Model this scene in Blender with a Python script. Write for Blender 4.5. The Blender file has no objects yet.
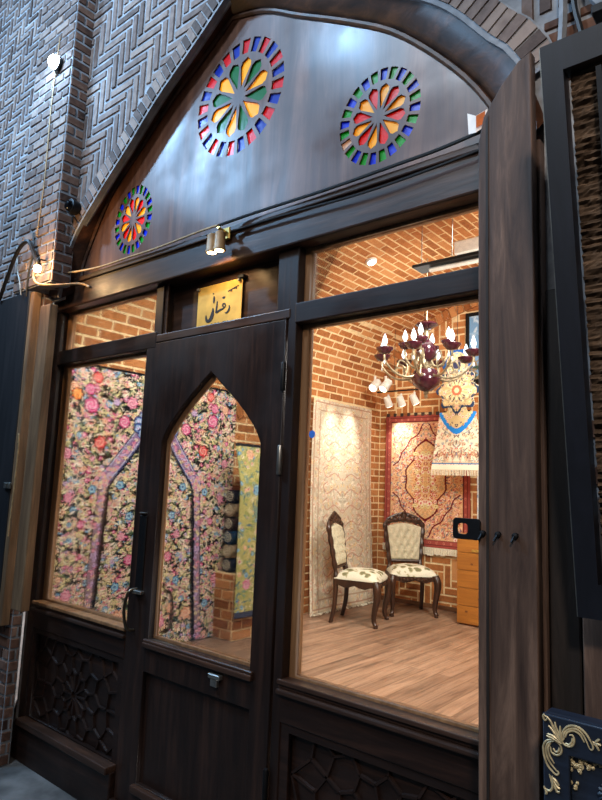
import bpy, bmesh, math, random
import numpy as np
from mathutils import Vector, Matrix
random.seed(7)
SC = bpy.context.scene
COL = SC.collection
PI = math.pi

# ------------------------------------------------------------------ helpers
def lin(c):
    c = np.asarray(c, float) / 255.0
    return np.where(c <= 0.04045, c / 12.92, ((c + 0.055) / 1.055) ** 2.4)

def L4(c):
    a = lin(c)
    return (float(a[0]), float(a[1]), float(a[2]), 1.0)

class NT:
    def __init__(s, name):
        s.m = bpy.data.materials.new(name); s.m.use_nodes = True
        s.t = s.m.node_tree; s.t.nodes.clear()
        s.out = s.n('ShaderNodeOutputMaterial')
    def n(s, t, **k):
        x = s.t.nodes.new(t)
        for a, b in k.items(): setattr(x, a, b)
        return x
    def l(s, a, b): s.t.links.new(a, b)

def bump_to(t, h, bsdf, strength, dist=0.01):
    b = t.n('ShaderNodeBump'); b.inputs['Strength'].default_value = strength; b.inputs['Distance'].default_value = dist
    t.l(h, b.inputs['Height']); t.l(b.outputs[0], bsdf.inputs['Normal'])

def ramp(t, src, stops):
    r = t.n('ShaderNodeValToRGB')
    e = r.color_ramp.elements
    e[0].position, e[0].color = stops[0][0], L4(stops[0][1])
    e[1].position, e[1].color = stops[-1][0], L4(stops[-1][1])
    for p, c in stops[1:-1]:
        x = e.new(p); x.color = L4(c)
    t.l(src, r.inputs[0]); return r.outputs[0]

def plain(name, c, rough=0.5, metal=0.0, var=0.12, scale=30, bump=0.1, spec=0.5):
    t = NT(name); b = t.n('ShaderNodeBsdfPrincipled')
    tc = t.n('ShaderNodeTexCoord'); nz = t.n('ShaderNodeTexNoise'); nz.inputs['Scale'].default_value = scale
    nz.inputs['Detail'].default_value = 4
    t.l(tc.outputs['Object'], nz.inputs['Vector'])
    c = np.asarray(c, float)
    t.l(ramp(t, nz.outputs[0], [(0.3, c * (1 - var)), (0.7, np.minimum(c * (1 + var), 255))]), b.inputs['Base Color'])
    b.inputs['Roughness'].default_value = rough; b.inputs['Metallic'].default_value = metal
    b.inputs['Specular IOR Level'].default_value = spec
    if bump: bump_to(t, nz.outputs[0], b, bump, 0.004)
    t.l(b.outputs[0], t.out.inputs[0]); return t.m

def wood(name, c1, c2, rough=0.4, axis='z', scale=6.0, bump=0.25, spec=0.5, blotch=None, coat=0.0):
    t = NT(name); b = t.n('ShaderNodeBsdfPrincipled')
    tc = t.n('ShaderNodeTexCoord'); mp = t.n('ShaderNodeMapping')
    s = {'z': (scale * 4, scale * 4, scale * .35), 'x': (scale * .35, scale * 4, scale * 4), 'y': (scale * 4, scale * .35, scale * 4)}[axis]
    mp.inputs['Scale'].default_value = s
    t.l(tc.outputs['Object'], mp.inputs[0])
    n1 = t.n('ShaderNodeTexNoise'); n1.inputs['Scale'].default_value = 1.0; n1.inputs['Detail'].default_value = 8; n1.inputs['Roughness'].default_value = .65
    n1.inputs['Distortion'].default_value = .6
    t.l(mp.outputs[0], n1.inputs['Vector'])
    col = ramp(t, n1.outputs[0], [(0.3, c1), (0.52, (np.array(c1) + np.array(c2)) / 2), (0.7, c2)])
    if blotch is not None:
        n2 = t.n('ShaderNodeTexNoise'); n2.inputs['Scale'].default_value = 2.2; n2.inputs['Detail'].default_value = 5
        t.l(tc.outputs['Object'], n2.inputs['Vector'])
        mx = t.n('ShaderNodeMix', data_type='RGBA'); mx.inputs[7].default_value = L4(blotch)
        mr = t.n('ShaderNodeMapRange'); mr.inputs[1].default_value = .5; mr.inputs[2].default_value = .7; mr.inputs[4].default_value = .7
        t.l(n2.outputs[0], mr.inputs[0]); t.l(mr.outputs[0], mx.inputs[0]); t.l(col, mx.inputs[6]); col = mx.outputs[2]
        rr = t.n('ShaderNodeMapRange'); rr.inputs[1].default_value = .35; rr.inputs[2].default_value = .65; rr.inputs[3].default_value = rough - .12; rr.inputs[4].default_value = rough + .16
        t.l(n2.outputs[0], rr.inputs[0]); t.l(rr.outputs[0], b.inputs['Roughness'])
    else:
        b.inputs['Roughness'].default_value = rough
    t.l(col, b.inputs['Base Color']); b.inputs['Specular IOR Level'].default_value = spec
    if coat:
        b.inputs['Coat Weight'].default_value = coat; b.inputs['Coat Roughness'].default_value = .25
    bump_to(t, n1.outputs[0], b, bump, 0.004)
    t.l(b.outputs[0], t.out.inputs[0]); return t.m

def brickmat(name, c1, c2, c3, rough=.85):
    """per-brick tone attribute drives the colour, noise adds wear"""
    t = NT(name); b = t.n('ShaderNodeBsdfPrincipled')
    at = t.n('ShaderNodeAttribute', attribute_name='tone')
    tc = t.n('ShaderNodeTexCoord'); nz = t.n('ShaderNodeTexNoise'); nz.inputs['Scale'].default_value = 28; nz.inputs['Detail'].default_value = 6
    t.l(tc.outputs['Object'], nz.inputs['Vector'])
    ad = t.n('ShaderNodeMath', operation='MULTIPLY_ADD'); ad.inputs[1].default_value = .9; ad.inputs[2].default_value = -.45
    t.l(nz.outputs[0], ad.inputs[0])
    a2 = t.n('ShaderNodeMath', operation='ADD'); t.l(at.outputs['Fac'], a2.inputs[0]); t.l(ad.outputs[0], a2.inputs[1])
    t.l(ramp(t, a2.outputs[0], [(0.1, c1), (0.5, c2), (0.95, c3)]), b.inputs['Base Color'])
    b.inputs['Roughness'].default_value = rough; b.inputs['Specular IOR Level'].default_value = .3
    bump_to(t, nz.outputs[0], b, .5, .006)
    t.l(b.outputs[0], t.out.inputs[0]); return t.m

def rugmat(name, rough=.95):
    t = NT(name); b = t.n('ShaderNodeBsdfPrincipled')
    at = t.n('ShaderNodeAttribute', attribute_name='pile')
    tc = t.n('ShaderNodeTexCoord'); nz = t.n('ShaderNodeTexNoise'); nz.inputs['Scale'].default_value = 220
    t.l(tc.outputs['Object'], nz.inputs['Vector'])
    t.l(at.outputs['Color'], b.inputs['Base Color']); b.inputs['Roughness'].default_value = rough
    b.inputs['Specular IOR Level'].default_value = .15
    bump_to(t, nz.outputs[0], b, .4, .003)
    t.l(b.outputs[0], t.out.inputs[0]); return t.m

def emit(name, c, strength):
    t = NT(name); e = t.n('ShaderNodeEmission'); e.inputs[0].default_value = L4(c); e.inputs[1].default_value = strength
    t.l(e.outputs[0], t.out.inputs[0]); return t.m

def glassmat(name, tint=(250, 252, 250), refl=.8):
    t = NT(name); a = t.n('ShaderNodeBsdfTransparent'); a.inputs[0].default_value = L4(tint)
    g = t.n('ShaderNodeBsdfGlossy'); g.inputs['Roughness'].default_value = .02
    f = t.n('ShaderNodeFresnel'); f.inputs[0].default_value = 1.5
    m = t.n('ShaderNodeMath', operation='MULTIPLY'); m.inputs[1].default_value = refl
    x = t.n('ShaderNodeMixShader'); t.l(f.outputs[0], m.inputs[0]); t.l(m.outputs[0], x.inputs[0])
    t.l(a.outputs[0], x.inputs[1]); t.l(g.outputs[0], x.inputs[2]); t.l(x.outputs[0], t.out.inputs[0]); return t.m

def paneglass(name, c):
    t = NT(name)
    b = t.n('ShaderNodeBsdfPrincipled'); b.inputs['Base Color'].default_value = L4(c); b.inputs['Roughness'].default_value = .32
    tr = t.n('ShaderNodeBsdfTranslucent'); tr.inputs[0].default_value = L4(c)
    tc = t.n('ShaderNodeTexCoord'); nz = t.n('ShaderNodeTexNoise'); nz.inputs['Scale'].default_value = 35
    t.l(tc.outputs['Object'], nz.inputs['Vector']); bump_to(t, nz.outputs[0], b, .3, .004)
    x = t.n('ShaderNodeMixShader'); x.inputs[0].default_value = .38
    t.l(b.outputs[0], x.inputs[1]); t.l(tr.outputs[0], x.inputs[2]); t.l(x.outputs[0], t.out.inputs[0]); return t.m

# ---------- objects
def origin(o):
    v = Vector((0, 0, 0))
    while o is not None:
        v += o.location; o = o.parent
    return v

def obj(name, bm, m, parent=None, world=True, smooth=False):
    """link a bmesh as ONE object. world=True: verts are in world space"""
    me = bpy.data.meshes.new(name)
    o = bpy.data.objects.new(name, me)
    if world:
        if parent is not None:
            off = origin(parent)
        else:
            vs = [v.co for v in bm.verts]
            off = Vector(((min(v.x for v in vs) + max(v.x for v in vs)) / 2, (min(v.y for v in vs) + max(v.y for v in vs)) / 2, min(v.z for v in vs)))
            o.location = off
        bmesh.ops.translate(bm, verts=bm.verts, vec=-off)
    bm.to_mesh(me); bm.free()
    if smooth:
        me.polygons.foreach_set('use_smooth', [True] * len(me.polygons))
        try: me.set_sharp_from_angle(angle=math.radians(40))
        except Exception: pass
    for mm in (m if isinstance(m, (list, tuple)) else [m]): me.materials.append(mm)
    if parent is not None: o.parent = parent
    COL.objects.link(o)
    return o

def tag(o, label=None, cat=None, group=None, kind=None):
    if label: o['label'] = label
    if cat: o['category'] = cat
    if group: o['group'] = group
    if kind: o['kind'] = kind
    return o

def empty(name, loc, rz=0.0):
    o = bpy.data.objects.new(name, None); o.empty_display_size = .05
    o.location = loc; o.rotation_euler = (0, 0, rz); COL.objects.link(o); return o

def thing(name, label, cat, loc, rz=0.0, group=None):
    return tag(empty(name, loc, rz), label, cat, group)

def structure(o): o['kind'] = 'structure'; return o

def copy_tree(o, parent=None):
    c = o.copy(); COL.objects.link(c)
    if parent is not None: c.parent = parent
    for ch in list(o.children): copy_tree(ch, c)
    return c

# ---------- mesh builders
def BM(): return bmesh.new()

def box(bm, x0, x1, y0, y1, z0, z1, bev=0.0, seg=1):
    r = bmesh.ops.create_cube(bm, size=1.0)
    vs = r['verts']
    for v in vs:
        v.co = Vector((x0 + (v.co.x + .5) * (x1 - x0), y0 + (v.co.y + .5) * (y1 - y0), z0 + (v.co.z + .5) * (z1 - z0)))
    if bev:
        es = list({e for v in vs for e in v.link_edges})
        bmesh.ops.bevel(bm, geom=es, offset=bev, segments=seg, affect='EDGES', profile=.5)
    return vs

def tube(bm, pts, r, n=8, closed=False, squash=None):
    pts = [Vector(p) for p in pts]
    N = len(pts)
    rs = r if isinstance(r, (list, tuple)) else [r] * N
    rings = []
    prev = None
    for i, p in enumerate(pts):
        a = pts[(i - 1) % N] if (i > 0 or closed) else p
        b = pts[(i + 1) % N] if (i < N - 1 or closed) else p
        d = (b - a).normalized()
        if prev is None:
            u = d.orthogonal().normalized()
        else:
            u = (prev - d * prev.dot(d))
            u = u.normalized() if u.length > 1e-6 else d.orthogonal().normalized()
        prev = u
        w = d.cross(u)
        rings.append([bm.verts.new(p + (u * math.cos(2 * PI * k / n) + w * math.sin(2 * PI * k / n)) * rs[i]) for k in range(n)])
    for i in range(N if closed else N - 1):
        A, B = rings[i], rings[(i + 1) % N]
        for k in range(n):
            bm.faces.new((A[k], A[(k + 1) % n], B[(k + 1) % n], B[k]))
    if not closed:
        bm.faces.new(list(reversed(rings[0]))); bm.faces.new(rings[-1])

def lathe(bm, prof, c=(0, 0, 0), n=20, axis='z', sc=(1, 1)):
    c = Vector(c); rings = []
    for r, h in prof:
        ring = []
        for k in range(n):
            a = 2 * PI * k / n
            x, y = r * math.cos(a) * sc[0], r * math.sin(a) * sc[1]
            p = {'z': (x, y, h), 'y': (x, h, y), 'x': (h, x, y)}[axis]
            ring.append(bm.verts.new(c + Vector(p)))
        rings.append(ring)
    for A, B in zip(rings, rings[1:]):
        for k in range(n): bm.faces.new((A[k], A[(k + 1) % n], B[(k + 1) % n], B[k]))
    bm.faces.new(rings[0]); bm.faces.new(rings[-1])
    bmesh.ops.recalc_face_normals(bm, faces=bm.faces)

def smooth_pts(pts, k=6, closed=False):
    P = [np.array(p, float) for p in pts]; out = []
    n = len(P)
    for i in range(n if closed else n - 1):
        if closed: p0, p1, p2, p3 = P[(i - 1) % n], P[i], P[(i + 1) % n], P[(i + 2) % n]
        else: p0, p1, p2, p3 = P[max(i - 1, 0)], P[i], P[i + 1], P[min(i + 2, n - 1)]
        for j in range(k):
            t = j / k
            out.append(.5 * (2 * p1 + (p2 - p0) * t + (2 * p0 - 5 * p1 + 4 * p2 - p3) * t * t + (3 * p1 - p0 - 3 * p2 + p3) * t ** 3))
    if not closed: out.append(P[-1])
    return [tuple(float(c) for c in p) for p in out]

def plate(outer, holes, y0, y1, bev=0.0):
    """flat board in the XZ plane with holes, front at y0, back at y1"""
    cu = bpy.data.curves.new('tmp', 'CURVE'); cu.dimensions = '2D'; cu.fill_mode = 'BOTH'
    cu.extrude = abs(y1 - y0) / 2 - bev; cu.bevel_depth = bev; cu.bevel_resolution = 1
    for loop in [outer] + list(holes):
        s = cu.splines.new('POLY'); s.points.add(len(loop) - 1); s.use_cyclic_u = True
        for p, (x, z) in zip(s.points, loop): p.co = (x, z, 0, 1)
    o = bpy.data.objects.new('tmp', cu); COL.objects.link(o)
    dg = bpy.context.evaluated_depsgraph_get(); ev = o.evaluated_get(dg)
    me = bpy.data.meshes.new_from_object(ev)
    bm = BM(); bm.from_mesh(me)
    bpy.data.objects.remove(o); bpy.data.meshes.remove(me); bpy.data.curves.remove(cu)
    yc = (y0 + y1) / 2
    for v in bm.verts: v.co = Vector((v.co.x, yc - v.co.z, v.co.y))
    bmesh.ops.remove_doubles(bm, verts=bm.verts, dist=1e-5)
    bmesh.ops.recalc_face_normals(bm, faces=bm.faces)
    return bm

def add_bm(a, b):
    me = bpy.data.meshes.new('t'); b.to_mesh(me); b.free(); a.from_mesh(me); bpy.data.meshes.remove(me)

def rrect(x0, x1, z0, z1, r=.02, k=4):
    out = []
    for cx, cz, a0 in ((x1 - r, z1 - r, 0), (x0 + r, z1 - r, 90), (x0 + r, z0 + r, 180), (x1 - r, z0 + r, 270)):
        for i in range(k + 1):
            a = math.radians(a0 + 90 * i / k); out.append((cx + r * math.cos(a), cz + r * math.sin(a)))
    return out

# ---------- bricks as real blocks
def running(u0, u1, v0, v1, L, H):
    out = []; r = 0; v = v0
    while v < v1 - .01:
        u = u0 - (L / 2 if r % 2 else 0)
        while u < u1:
            a, b = max(u, u0), min(u + L, u1)
            if b - a > .02: out.append((a, v, b, min(v + H, v1)))
            u += L
        v += H; r += 1
    return out

def herring(u0, u1, v0, v1, W, n):
    out = []
    I, J = int((u1 - u0) / W) + n + 1, int((v1 - v0) / W) + n + 1
    def add(a, b, c, d):
        a, b, c, d = max(a, u0), max(b, v0), min(c, u1), min(d, v1)
        if c - a > .015 and d - b > .015: out.append((a, b, c, d))
    for j in range(-n, J):
        for i in range(-n, I):
            k = (i - j) % (2 * n)
            if k == 0: add(u0 + i * W, v0 + j * W, u0 + (i + n) * W, v0 + (j + 1) * W)
            elif k == 2 * n - 1: add(u0 + i * W, v0 + j * W, u0 + (i + 1) * W, v0 + (j + n) * W)
    return out

def brick_bm(rects, f, joint, depth, rough=.0, keep=None):
    """f(u,v,h) -> world point; every rect becomes a raised block"""
    bm = BM(); lay = bm.faces.layers.float.new('tone')
    for a, b, c, d in rects:
        if keep and not keep((a + c) / 2, (b + d) / 2): continue
        a += joint / 2; b += joint / 2; c -= joint / 2; d -= joint / 2
        if c - a < .008 or d - b < .008: continue
        h = depth * random.uniform(.75, 1.15); e = min(.004, (c - a) * .2, (d - b) * .2)
        j = lambda: random.uniform(-rough, rough)
        lo = [bm.verts.new(f(u, v, -.002)) for u, v in ((a, b), (c, b), (c, d), (a, d))]
        hi = [bm.verts.new(f(u + j(), v + j(), h)) for u, v in ((a + e, b + e), (c - e, b + e), (c - e, d - e), (a + e, d - e))]
        fs = [bm.faces.new(hi)]
        for k in range(4): fs.append(bm.faces.new((lo[k], lo[(k + 1) % 4], hi[(k + 1) % 4], hi[k])))
        tn = min(1, max(0, random.gauss(.5, .2)))
        for x in fs: x[lay] = tn
    return bm

def grid_sheet(us, vs, f):
    bm = BM(); bm.faces.layers.float.new('tone')
    V = [[bm.verts.new(f(u, v)) for v in vs] for u in us]
    for i in range(len(us) - 1):
        for j in range(len(vs) - 1):
            bm.faces.new((V[i][j], V[i + 1][j], V[i + 1][j + 1], V[i][j + 1]))
    return bm

# ------------------------------------------------------------------ textile painter
class Cloth:
    def __init__(s, w, h, res, bg):
        s.w, s.h, s.res = w, h, res
        s.nx, s.ny = int(w * res) + 1, int(h * res) + 1
        s.X, s.Y = np.meshgrid(np.arange(s.nx) / res, np.arange(s.ny) / res)
        s.a = np.zeros((s.ny, s.nx, 3)); s.a[:] = lin(bg)
        s.mask = np.ones((s.ny, s.nx), bool); s.outline = None
    def win(s, x, y, r):
        i0, i1 = max(0, int((x - r) * s.res)), min(s.nx, int((x + r) * s.res) + 2)
        j0, j1 = max(0, int((y - r) * s.res)), min(s.ny, int((y + r) * s.res) + 2)
        return (slice(j0, j1), slice(i0, i1))
    def put(s, w, m, c, k=1.0):
        A = s.a[w]
        if A.size: A[m] = A[m] * (1 - k) + lin(c) * k
    def disc(s, x, y, r, c, k=1.0):
        w = s.win(x, y, r); m = (s.X[w] - x) ** 2 + (s.Y[w] - y) ** 2 < r * r; s.put(w, m, c, k)
    def ell(s, x, y, rx, ry, ang, c):
        w = s.win(x, y, max(rx, ry)); dx, dy = s.X[w] - x, s.Y[w] - y
        ca, sa = math.cos(ang), math.sin(ang)
        s.put(w, ((dx * ca + dy * sa) / rx) ** 2 + ((-dx * sa + dy * ca) / ry) ** 2 < 1, c)
    def flower(s, x, y, r, n, cols, ph=0.0):
        if s.outline and r > .009: s.disc(x, y, r * 1.02, s.outline, .85)
        w = s.win(x, y, r); dx, dy = s.X[w] - x, s.Y[w] - y
        d = np.hypot(dx, dy); t = np.arctan2(dy, dx) + ph
        for i, c in enumerate(cols):
            q = r * (1 - i / len(cols))
            s.put(w, d < q * (.72 + .28 * np.abs(np.cos(n * t / 2 + i * .8))), c)
    def rose(s, x, y, r, cols):
        s.flower(x, y, r, 7, cols[:1]); 
        w = s.win(x, y, r); dx, dy = s.X[w] - x, s.Y[w] - y
        d = np.hypot(dx, dy) / r; t = np.arctan2(dy, dx)
        sp = np.sin(d * 14 - t * 2 + x * 9)
        s.put(w, (d < .8) & (sp > .1), cols[1]); s.put(w, (d < .74) & (sp < -.6), cols[2])
    def stroke(s, pts, wd, c, k=1.0):
        for (x0, y0), (x1, y1) in zip(pts, pts[1:]):
            L = math.hypot(x1 - x0, y1 - y0); n = max(1, int(L * s.res * 1.5))
            for i in range(n + 1): s.disc(x0 + (x1 - x0) * i / n, y0 + (y1 - y0) * i / n, wd / 2, c, k)
    def rect(s, x0, x1, y0, y1, c): s.put((slice(None), slice(None)), (s.X >= x0) & (s.X <= x1) & (s.Y >= y0) & (s.Y <= y1), c)
    def mirror(s, half='L'):
        h = s.nx // 2
        if half == 'L': s.a[:, s.nx - h:] = s.a[:, :h][:, ::-1]
    def mirror_y(s):
        h = s.ny // 2; s.a[s.ny - h:] = s.a[:h][::-1]

def rug(name, cl, f, mat, parent=None, thick=.008):
    """cloth raster -> woven sheet with real thickness; f(u,v)->world"""
    bm = BM(); lay = bm.loops.layers.float_color.new('pile')
    ny, nx = cl.ny, cl.nx
    V = {}
    def vert(j, i):
        if (j, i) not in V: V[(j, i)] = bm.verts.new(f(i / cl.res, j / cl.res))
        return V[(j, i)]
    for j in range(ny - 1):
        for i in range(nx - 1):
            if not cl.mask[j, i]: continue
            q = ((j, i), (j, i + 1), (j + 1, i + 1), (j + 1, i))
            fc = bm.faces.new([vert(*p) for p in q])
            for lp, p in zip(fc.loops, q):
                c = cl.a[p]; lp[lay] = (c[0], c[1], c[2], 1)
    o = obj(name, bm, mat, parent, smooth=True)
    md = o.modifiers.new('thickness', 'SOLIDIFY'); md.thickness = thick; md.offset = 0
    return o

# ------------------------------------------------------------------ materials
DARK = wood('dark_stained_wood', (18, 11, 9), (54, 35, 27), .40, 'x', 5, .2, .32, blotch=(28, 19, 16))
DARKV = wood('dark_stained_wood_upright', (18, 11, 9), (54, 35, 27), .42, 'z', 5, .2, .32, blotch=(28, 19, 16))
BEAM = wood('aged_beam_wood', (30, 19, 14), (88, 60, 45), .40, 'x', 5, .25, .38, blotch=(44, 31, 25))
LUN = wood('lunette_wood', (58, 34, 25), (132, 90, 68), .40, 'z', 2.2, .2, .45, blotch=(66, 44, 36))
ARCHW = wood('arch_wood', (36, 21, 14), (108, 68, 44), .45, 'x', 4, .25)
LINING = wood('light_lining_wood', (104, 72, 46), (156, 116, 78), .5, 'z', 6, .15)
OLD = wood('weathered_plank', (40, 27, 22), (122, 96, 80), .62, 'z', 4.5, .8, .3)
OLDTAN = wood('weathered_tan_post', (78, 56, 38), (144, 112, 80), .62, 'z', 4.5, .5, .3)
OLDDK = wood('dark_gap_and_groove_wood', (18, 15, 14), (52, 43, 38), .62, 'z', 5, .5, .3)
BLACKPAINT = wood('black_painted_wood', (11, 12, 17), (24, 26, 35), .42, 'z', 4, .2, .5)
PINE = wood('varnished_pine', (136, 82, 28), (178, 116, 46), .4, 'x', 4, .1)
CHAIRW = wood('carved_walnut', (34, 20, 13), (82, 52, 34), .35, 'z', 8, .25)
MORT_OUT = plain('grey_mortar', (138, 140, 144), .9, 0, .16, 14, .3, .2)
MORT_IN = plain('cream_mortar', (232, 206, 160), .9, 0, .08, 20, .2, .2)
BRICK_OUT = brickmat('grey_brown_brick', (80, 66, 60), (116, 98, 90), (150, 130, 118))
BRICK_OUT2 = brickmat('weathered_red_brick', (62, 42, 34), (104, 74, 60), (134, 104, 88))
BRICK_IN = brickmat('orange_brick', (148, 90, 48), (182, 116, 64), (206, 146, 92))
CONC = plain('worn_concrete', (92, 90, 88), .85, 0, .3, 6, .4, .3)
GLASS = glassmat('clear_glass')
BRASS = plain('aged_brass', (196, 160, 84), .38, .75, .15, 40, .1)
GOLDSIGN = plain('brass_sign_sheet', (214, 172, 84), .42, .35, .1, 12, .05)
INK = plain('black_ink', (14, 10, 8), .6, 0, .1, 30, 0)
CONDUIT = plain('grey_conduit_plastic', (118, 120, 124), .6, 0, .1, 30, 0)
TANMETAL = plain('tan_enamel', (164, 126, 84), .5, .1, .12, 30, .1)
STEEL = plain('dull_steel', (150, 148, 142), .35, .9, .1, 40, .1)
IRON = plain('black_iron', (16, 16, 18), .5, .5, .2, 40, .2)
CHROME = plain('bronze_handle_metal', (92, 84, 72), .3, .9, .1, 40, .05)
RUBBER = plain('black_cable', (18, 17, 17), .55, 0, .15, 40, 0)
PALECABLE = plain('tan_cable', (170, 138, 96), .55, 0, .15, 40, 0)
WHITE = plain('white_plastic', (226, 224, 216), .45, 0, .04, 30, 0)
RUG = rugmat('woven_pile')
CREAMFAB = plain('cream_upholstery', (192, 184, 158), .85, 0, .06, 60, .2, .2)
FRINGE = plain('ivory_fringe', (224, 214, 190), .9, 0, .1, 90, .4, .2)
BURG = plain('burgundy_glass', (62, 24, 36), .15, 0, .15, 25, 0, .7)
SILV = plain('antique_gilt', (150, 138, 112), .35, .6, .2, 40, .1)
CRYS = plain('crystal', (228, 232, 236), .08, 0, .05, 30, 0, .9)
BULB = emit('lit_candle_bulb', (236, 244, 255), 5.0)
LEDW = emit('cool_led', (226, 240, 255), 30.0)
LEDWARM = emit('warm_led', (255, 214, 150), 22.0)
LEDIN = emit('ceiling_led', (255, 246, 230), 7.0)
GOLDLINE = plain('gilded_relief', (196, 178, 138), .45, .35, .18, 60, .2)
BLUEP = wood('blue_black_painted_panel', (16, 22, 34), (36, 46, 62), .45, 'x', 5, .3)
PG = {k: paneglass('glass_' + k, c) for k, c in dict(red=(222, 34, 40), yellow=(255, 196, 20), green=(26, 116, 50), blue=(24, 54, 170),
      scarlet=(232, 30, 16), lime=(22, 168, 40), cobalt=(20, 60, 220), clear=(226, 196, 170)).items()}  # clear: pale tone for the painted glint pane

# ------------------------------------------------------------------ camera
cam = bpy.data.objects.new('camera', bpy.data.cameras.new('camera')); COL.objects.link(cam)
cam.data.sensor_fit = 'VERTICAL'; cam.data.sensor_height = 24.0; cam.data.lens = 620.25 / 800 * 24.0
cam.data.clip_start = .02
Rm = np.array([[0.771, -0.057, -0.634], [0.636, 0.130, 0.761], [0.039, -0.990, 0.136]])
r_ = Vector(Rm[:, 0]).normalized(); f_ = Vector(Rm[:, 2]); f_ = (f_ - r_ * f_.dot(r_)).normalized(); u_ = r_.cross(f_)
cam.matrix_world = Matrix(((r_.x, u_.x, -f_.x, 0.0), (r_.y, u_.y, -f_.y, -1.9337), (r_.z, u_.z, -f_.z, 1.6), (0, 0, 0, 1)))
SC.camera = cam

# ------------------------------------------------------------------ street shell
bm = BM(); box(bm, -6.5, 2.5, -4.0, .078, -.1, 0.0); structure(obj('floor_street', bm, CONC))

INNER = [(-3.40, 2.72), (-3.385, 2.80), (-3.362, 2.916), (-3.137, 3.262), (-2.877, 3.462), (-2.621, 3.660), (-2.401, 3.790), (-2.156, 3.945),
         (-1.92, 3.868), (-1.709, 3.738), (-1.43, 3.57), (-1.176, 3.393), (-.92, 3.123), (-.781, 2.913), (-.71, 2.74)]
OUTER = [(-3.45, 2.66), (-3.425, 2.796), (-3.385, 2.921), (-3.306, 3.047), (-3.083, 3.243), (-2.854, 3.42), (-2.609, 3.621), (-2.313, 3.815), (-2.10, 3.965),
         (-1.86, 3.90), (-1.60, 3.76), (-1.26, 3.55), (-.961, 3.332), (-.773, 3.106), (-.681, 2.992), (-.60, 2.75)]
def resample(P, n, apex):
    """n points along each side of the pointed arch, split at the apex"""
    def side(Q):
        Q = np.array(smooth_pts(Q, 8)); d = np.r_[0, np.cumsum(np.hypot(*np.diff(Q, axis=0).T))]
        t = np.linspace(0, d[-1], n); return list(zip(np.interp(t, d, Q[:, 0]), np.interp(t, d, Q[:, 1])))
    return side(P[:apex + 1]) + side(P[apex:])[1:]
AIN = resample(INNER, 26, 7); AOUT = resample(OUTER, 26, 8)
def offset_poly(P, d):
    out = []
    for i in range(len(P)):
        a, b = P[max(i - 1, 0)], P[min(i + 1, len(P) - 1)]
        t = np.array(b) - np.array(a); t = t / np.hypot(*t); out.append((P[i][0] - t[1] * d, P[i][1] + t[0] * d))
    return out
ARING = offset_poly(AOUT, .115)
def inside(P, x, z):
    if z < P[0][1]: return P[0][0] < x < P[-1][0]
    c = False
    Q = P + [(P[-1][0], 0.0), (P[0][0], 0.0)]
    for i in range(len(Q)):
        (x1, z1), (x2, z2) = Q[i], Q[i - 1]
        if (z1 > z) != (z2 > z) and x < (x2 - x1) * (z - z1) / (z2 - z1) + x1: c = not c
    return c

YW = -.08                                      # face of the street wall
# mortar bed of the spandrel wall, with the arched opening left out
def wall_loop(P, xl, xr): return [(-3.70, 0.0), (-3.70, 5.6), (1.6, 5.6), (1.6, 0.0), (xr, 0.0), (xr, P[-1][1])] + P[::-1] + [(xl, P[0][1]), (xl, 0.0)]
bm = plate(wall_loop(AOUT, -3.67, -.598), [], YW, YW + .02)
add_bm(bm, plate(wall_loop(offset_poly(AIN, -.02), -3.67, -.598), [], .0075, .14))
structure(tag(obj('wall_front', bm, MORT_OUT)))
WF = bpy.data.objects['wall_front']
fw = lambda u, v, h: Vector((u, YW - h, v))
bm = brick_bm(herring(-3.40, 1.5, 2.6, 5.5, .058, 4), fw, .017, .008, .0015, keep=lambda u, v: not inside(ARING, u, v) and (u < -.72 or v > 3.1))
obj('herringbone_bricks', bm, BRICK_OUT, WF)
bm = brick_bm(running(-.60, 1.5, .0, 3.1, .22, .065), fw, .013, .008, .0015, keep=lambda u, v: not inside(ARING, u, v))
obj('plain_bricks', bm, BRICK_OUT2, WF)
# ring of soldier bricks round the arch
bm = BM(); lay = bm.faces.layers.float.new('tone')
acc = 0
def along(P, d):
    Q = np.array(P); s = np.r_[0, np.cumsum(np.hypot(*np.diff(Q, axis=0).T))]
    return np.interp(d, s, Q[:, 0]), np.interp(d, s, Q[:, 1])
NB = 86
Qo = np.array(AOUT); so = np.r_[0, np.cumsum(np.hypot(*np.diff(Qo, axis=0).T))]
Qr = np.array(ARING)
def ringpt(t, k):
    d = t * so[-1]
    a = np.array([np.interp(d, so, Qo[:, 0]), np.interp(d, so, Qo[:, 1])]); b = np.array([np.interp(d, so, Qr[:, 0]), np.interp(d, so, Qr[:, 1])])
    return a + (b - a) * k
for i in range(NB - 4):
    t0, t1 = (i + .1) / NB, (i + .9) / NB
    q = [ringpt(t0, .16), ringpt(t1, .16), ringpt(t1, .94), ringpt(t0, .94)]
    lo = [bm.verts.new((p[0], YW + .01, p[1])) for p in q]; hi = [bm.verts.new((p[0], YW - .034, p[1])) for p in q]
    fs = [bm.faces.new(hi)] + [bm.faces.new((lo[k], lo[(k + 1) % 4], hi[(k + 1) % 4], hi[k])) for k in range(4)]
    tn = random.random()
    for x in fs: x[lay] = tn
RB = obj('brick_arch_ring', bm, BRICK_OUT, WF)
bm = BM(); lay = bm.faces.layers.float.new('tone')
for i in range(len(AOUT) - 3):
    q = [AOUT[i], AOUT[i + 1], ARING[i + 1], ARING[i]]
    lo = [bm.verts.new((p[0], YW + .005, p[1])) for p in q]; hi = [bm.verts.new((p[0], YW - .027, p[1])) for p in q]
    bm.faces.new(hi)
    for k in (0, 2): bm.faces.new((lo[k], lo[(k + 1) % 4], hi[(k + 1) % 4], hi[k]))
obj('ring_mortar', bm, MORT_OUT, WF)

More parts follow.
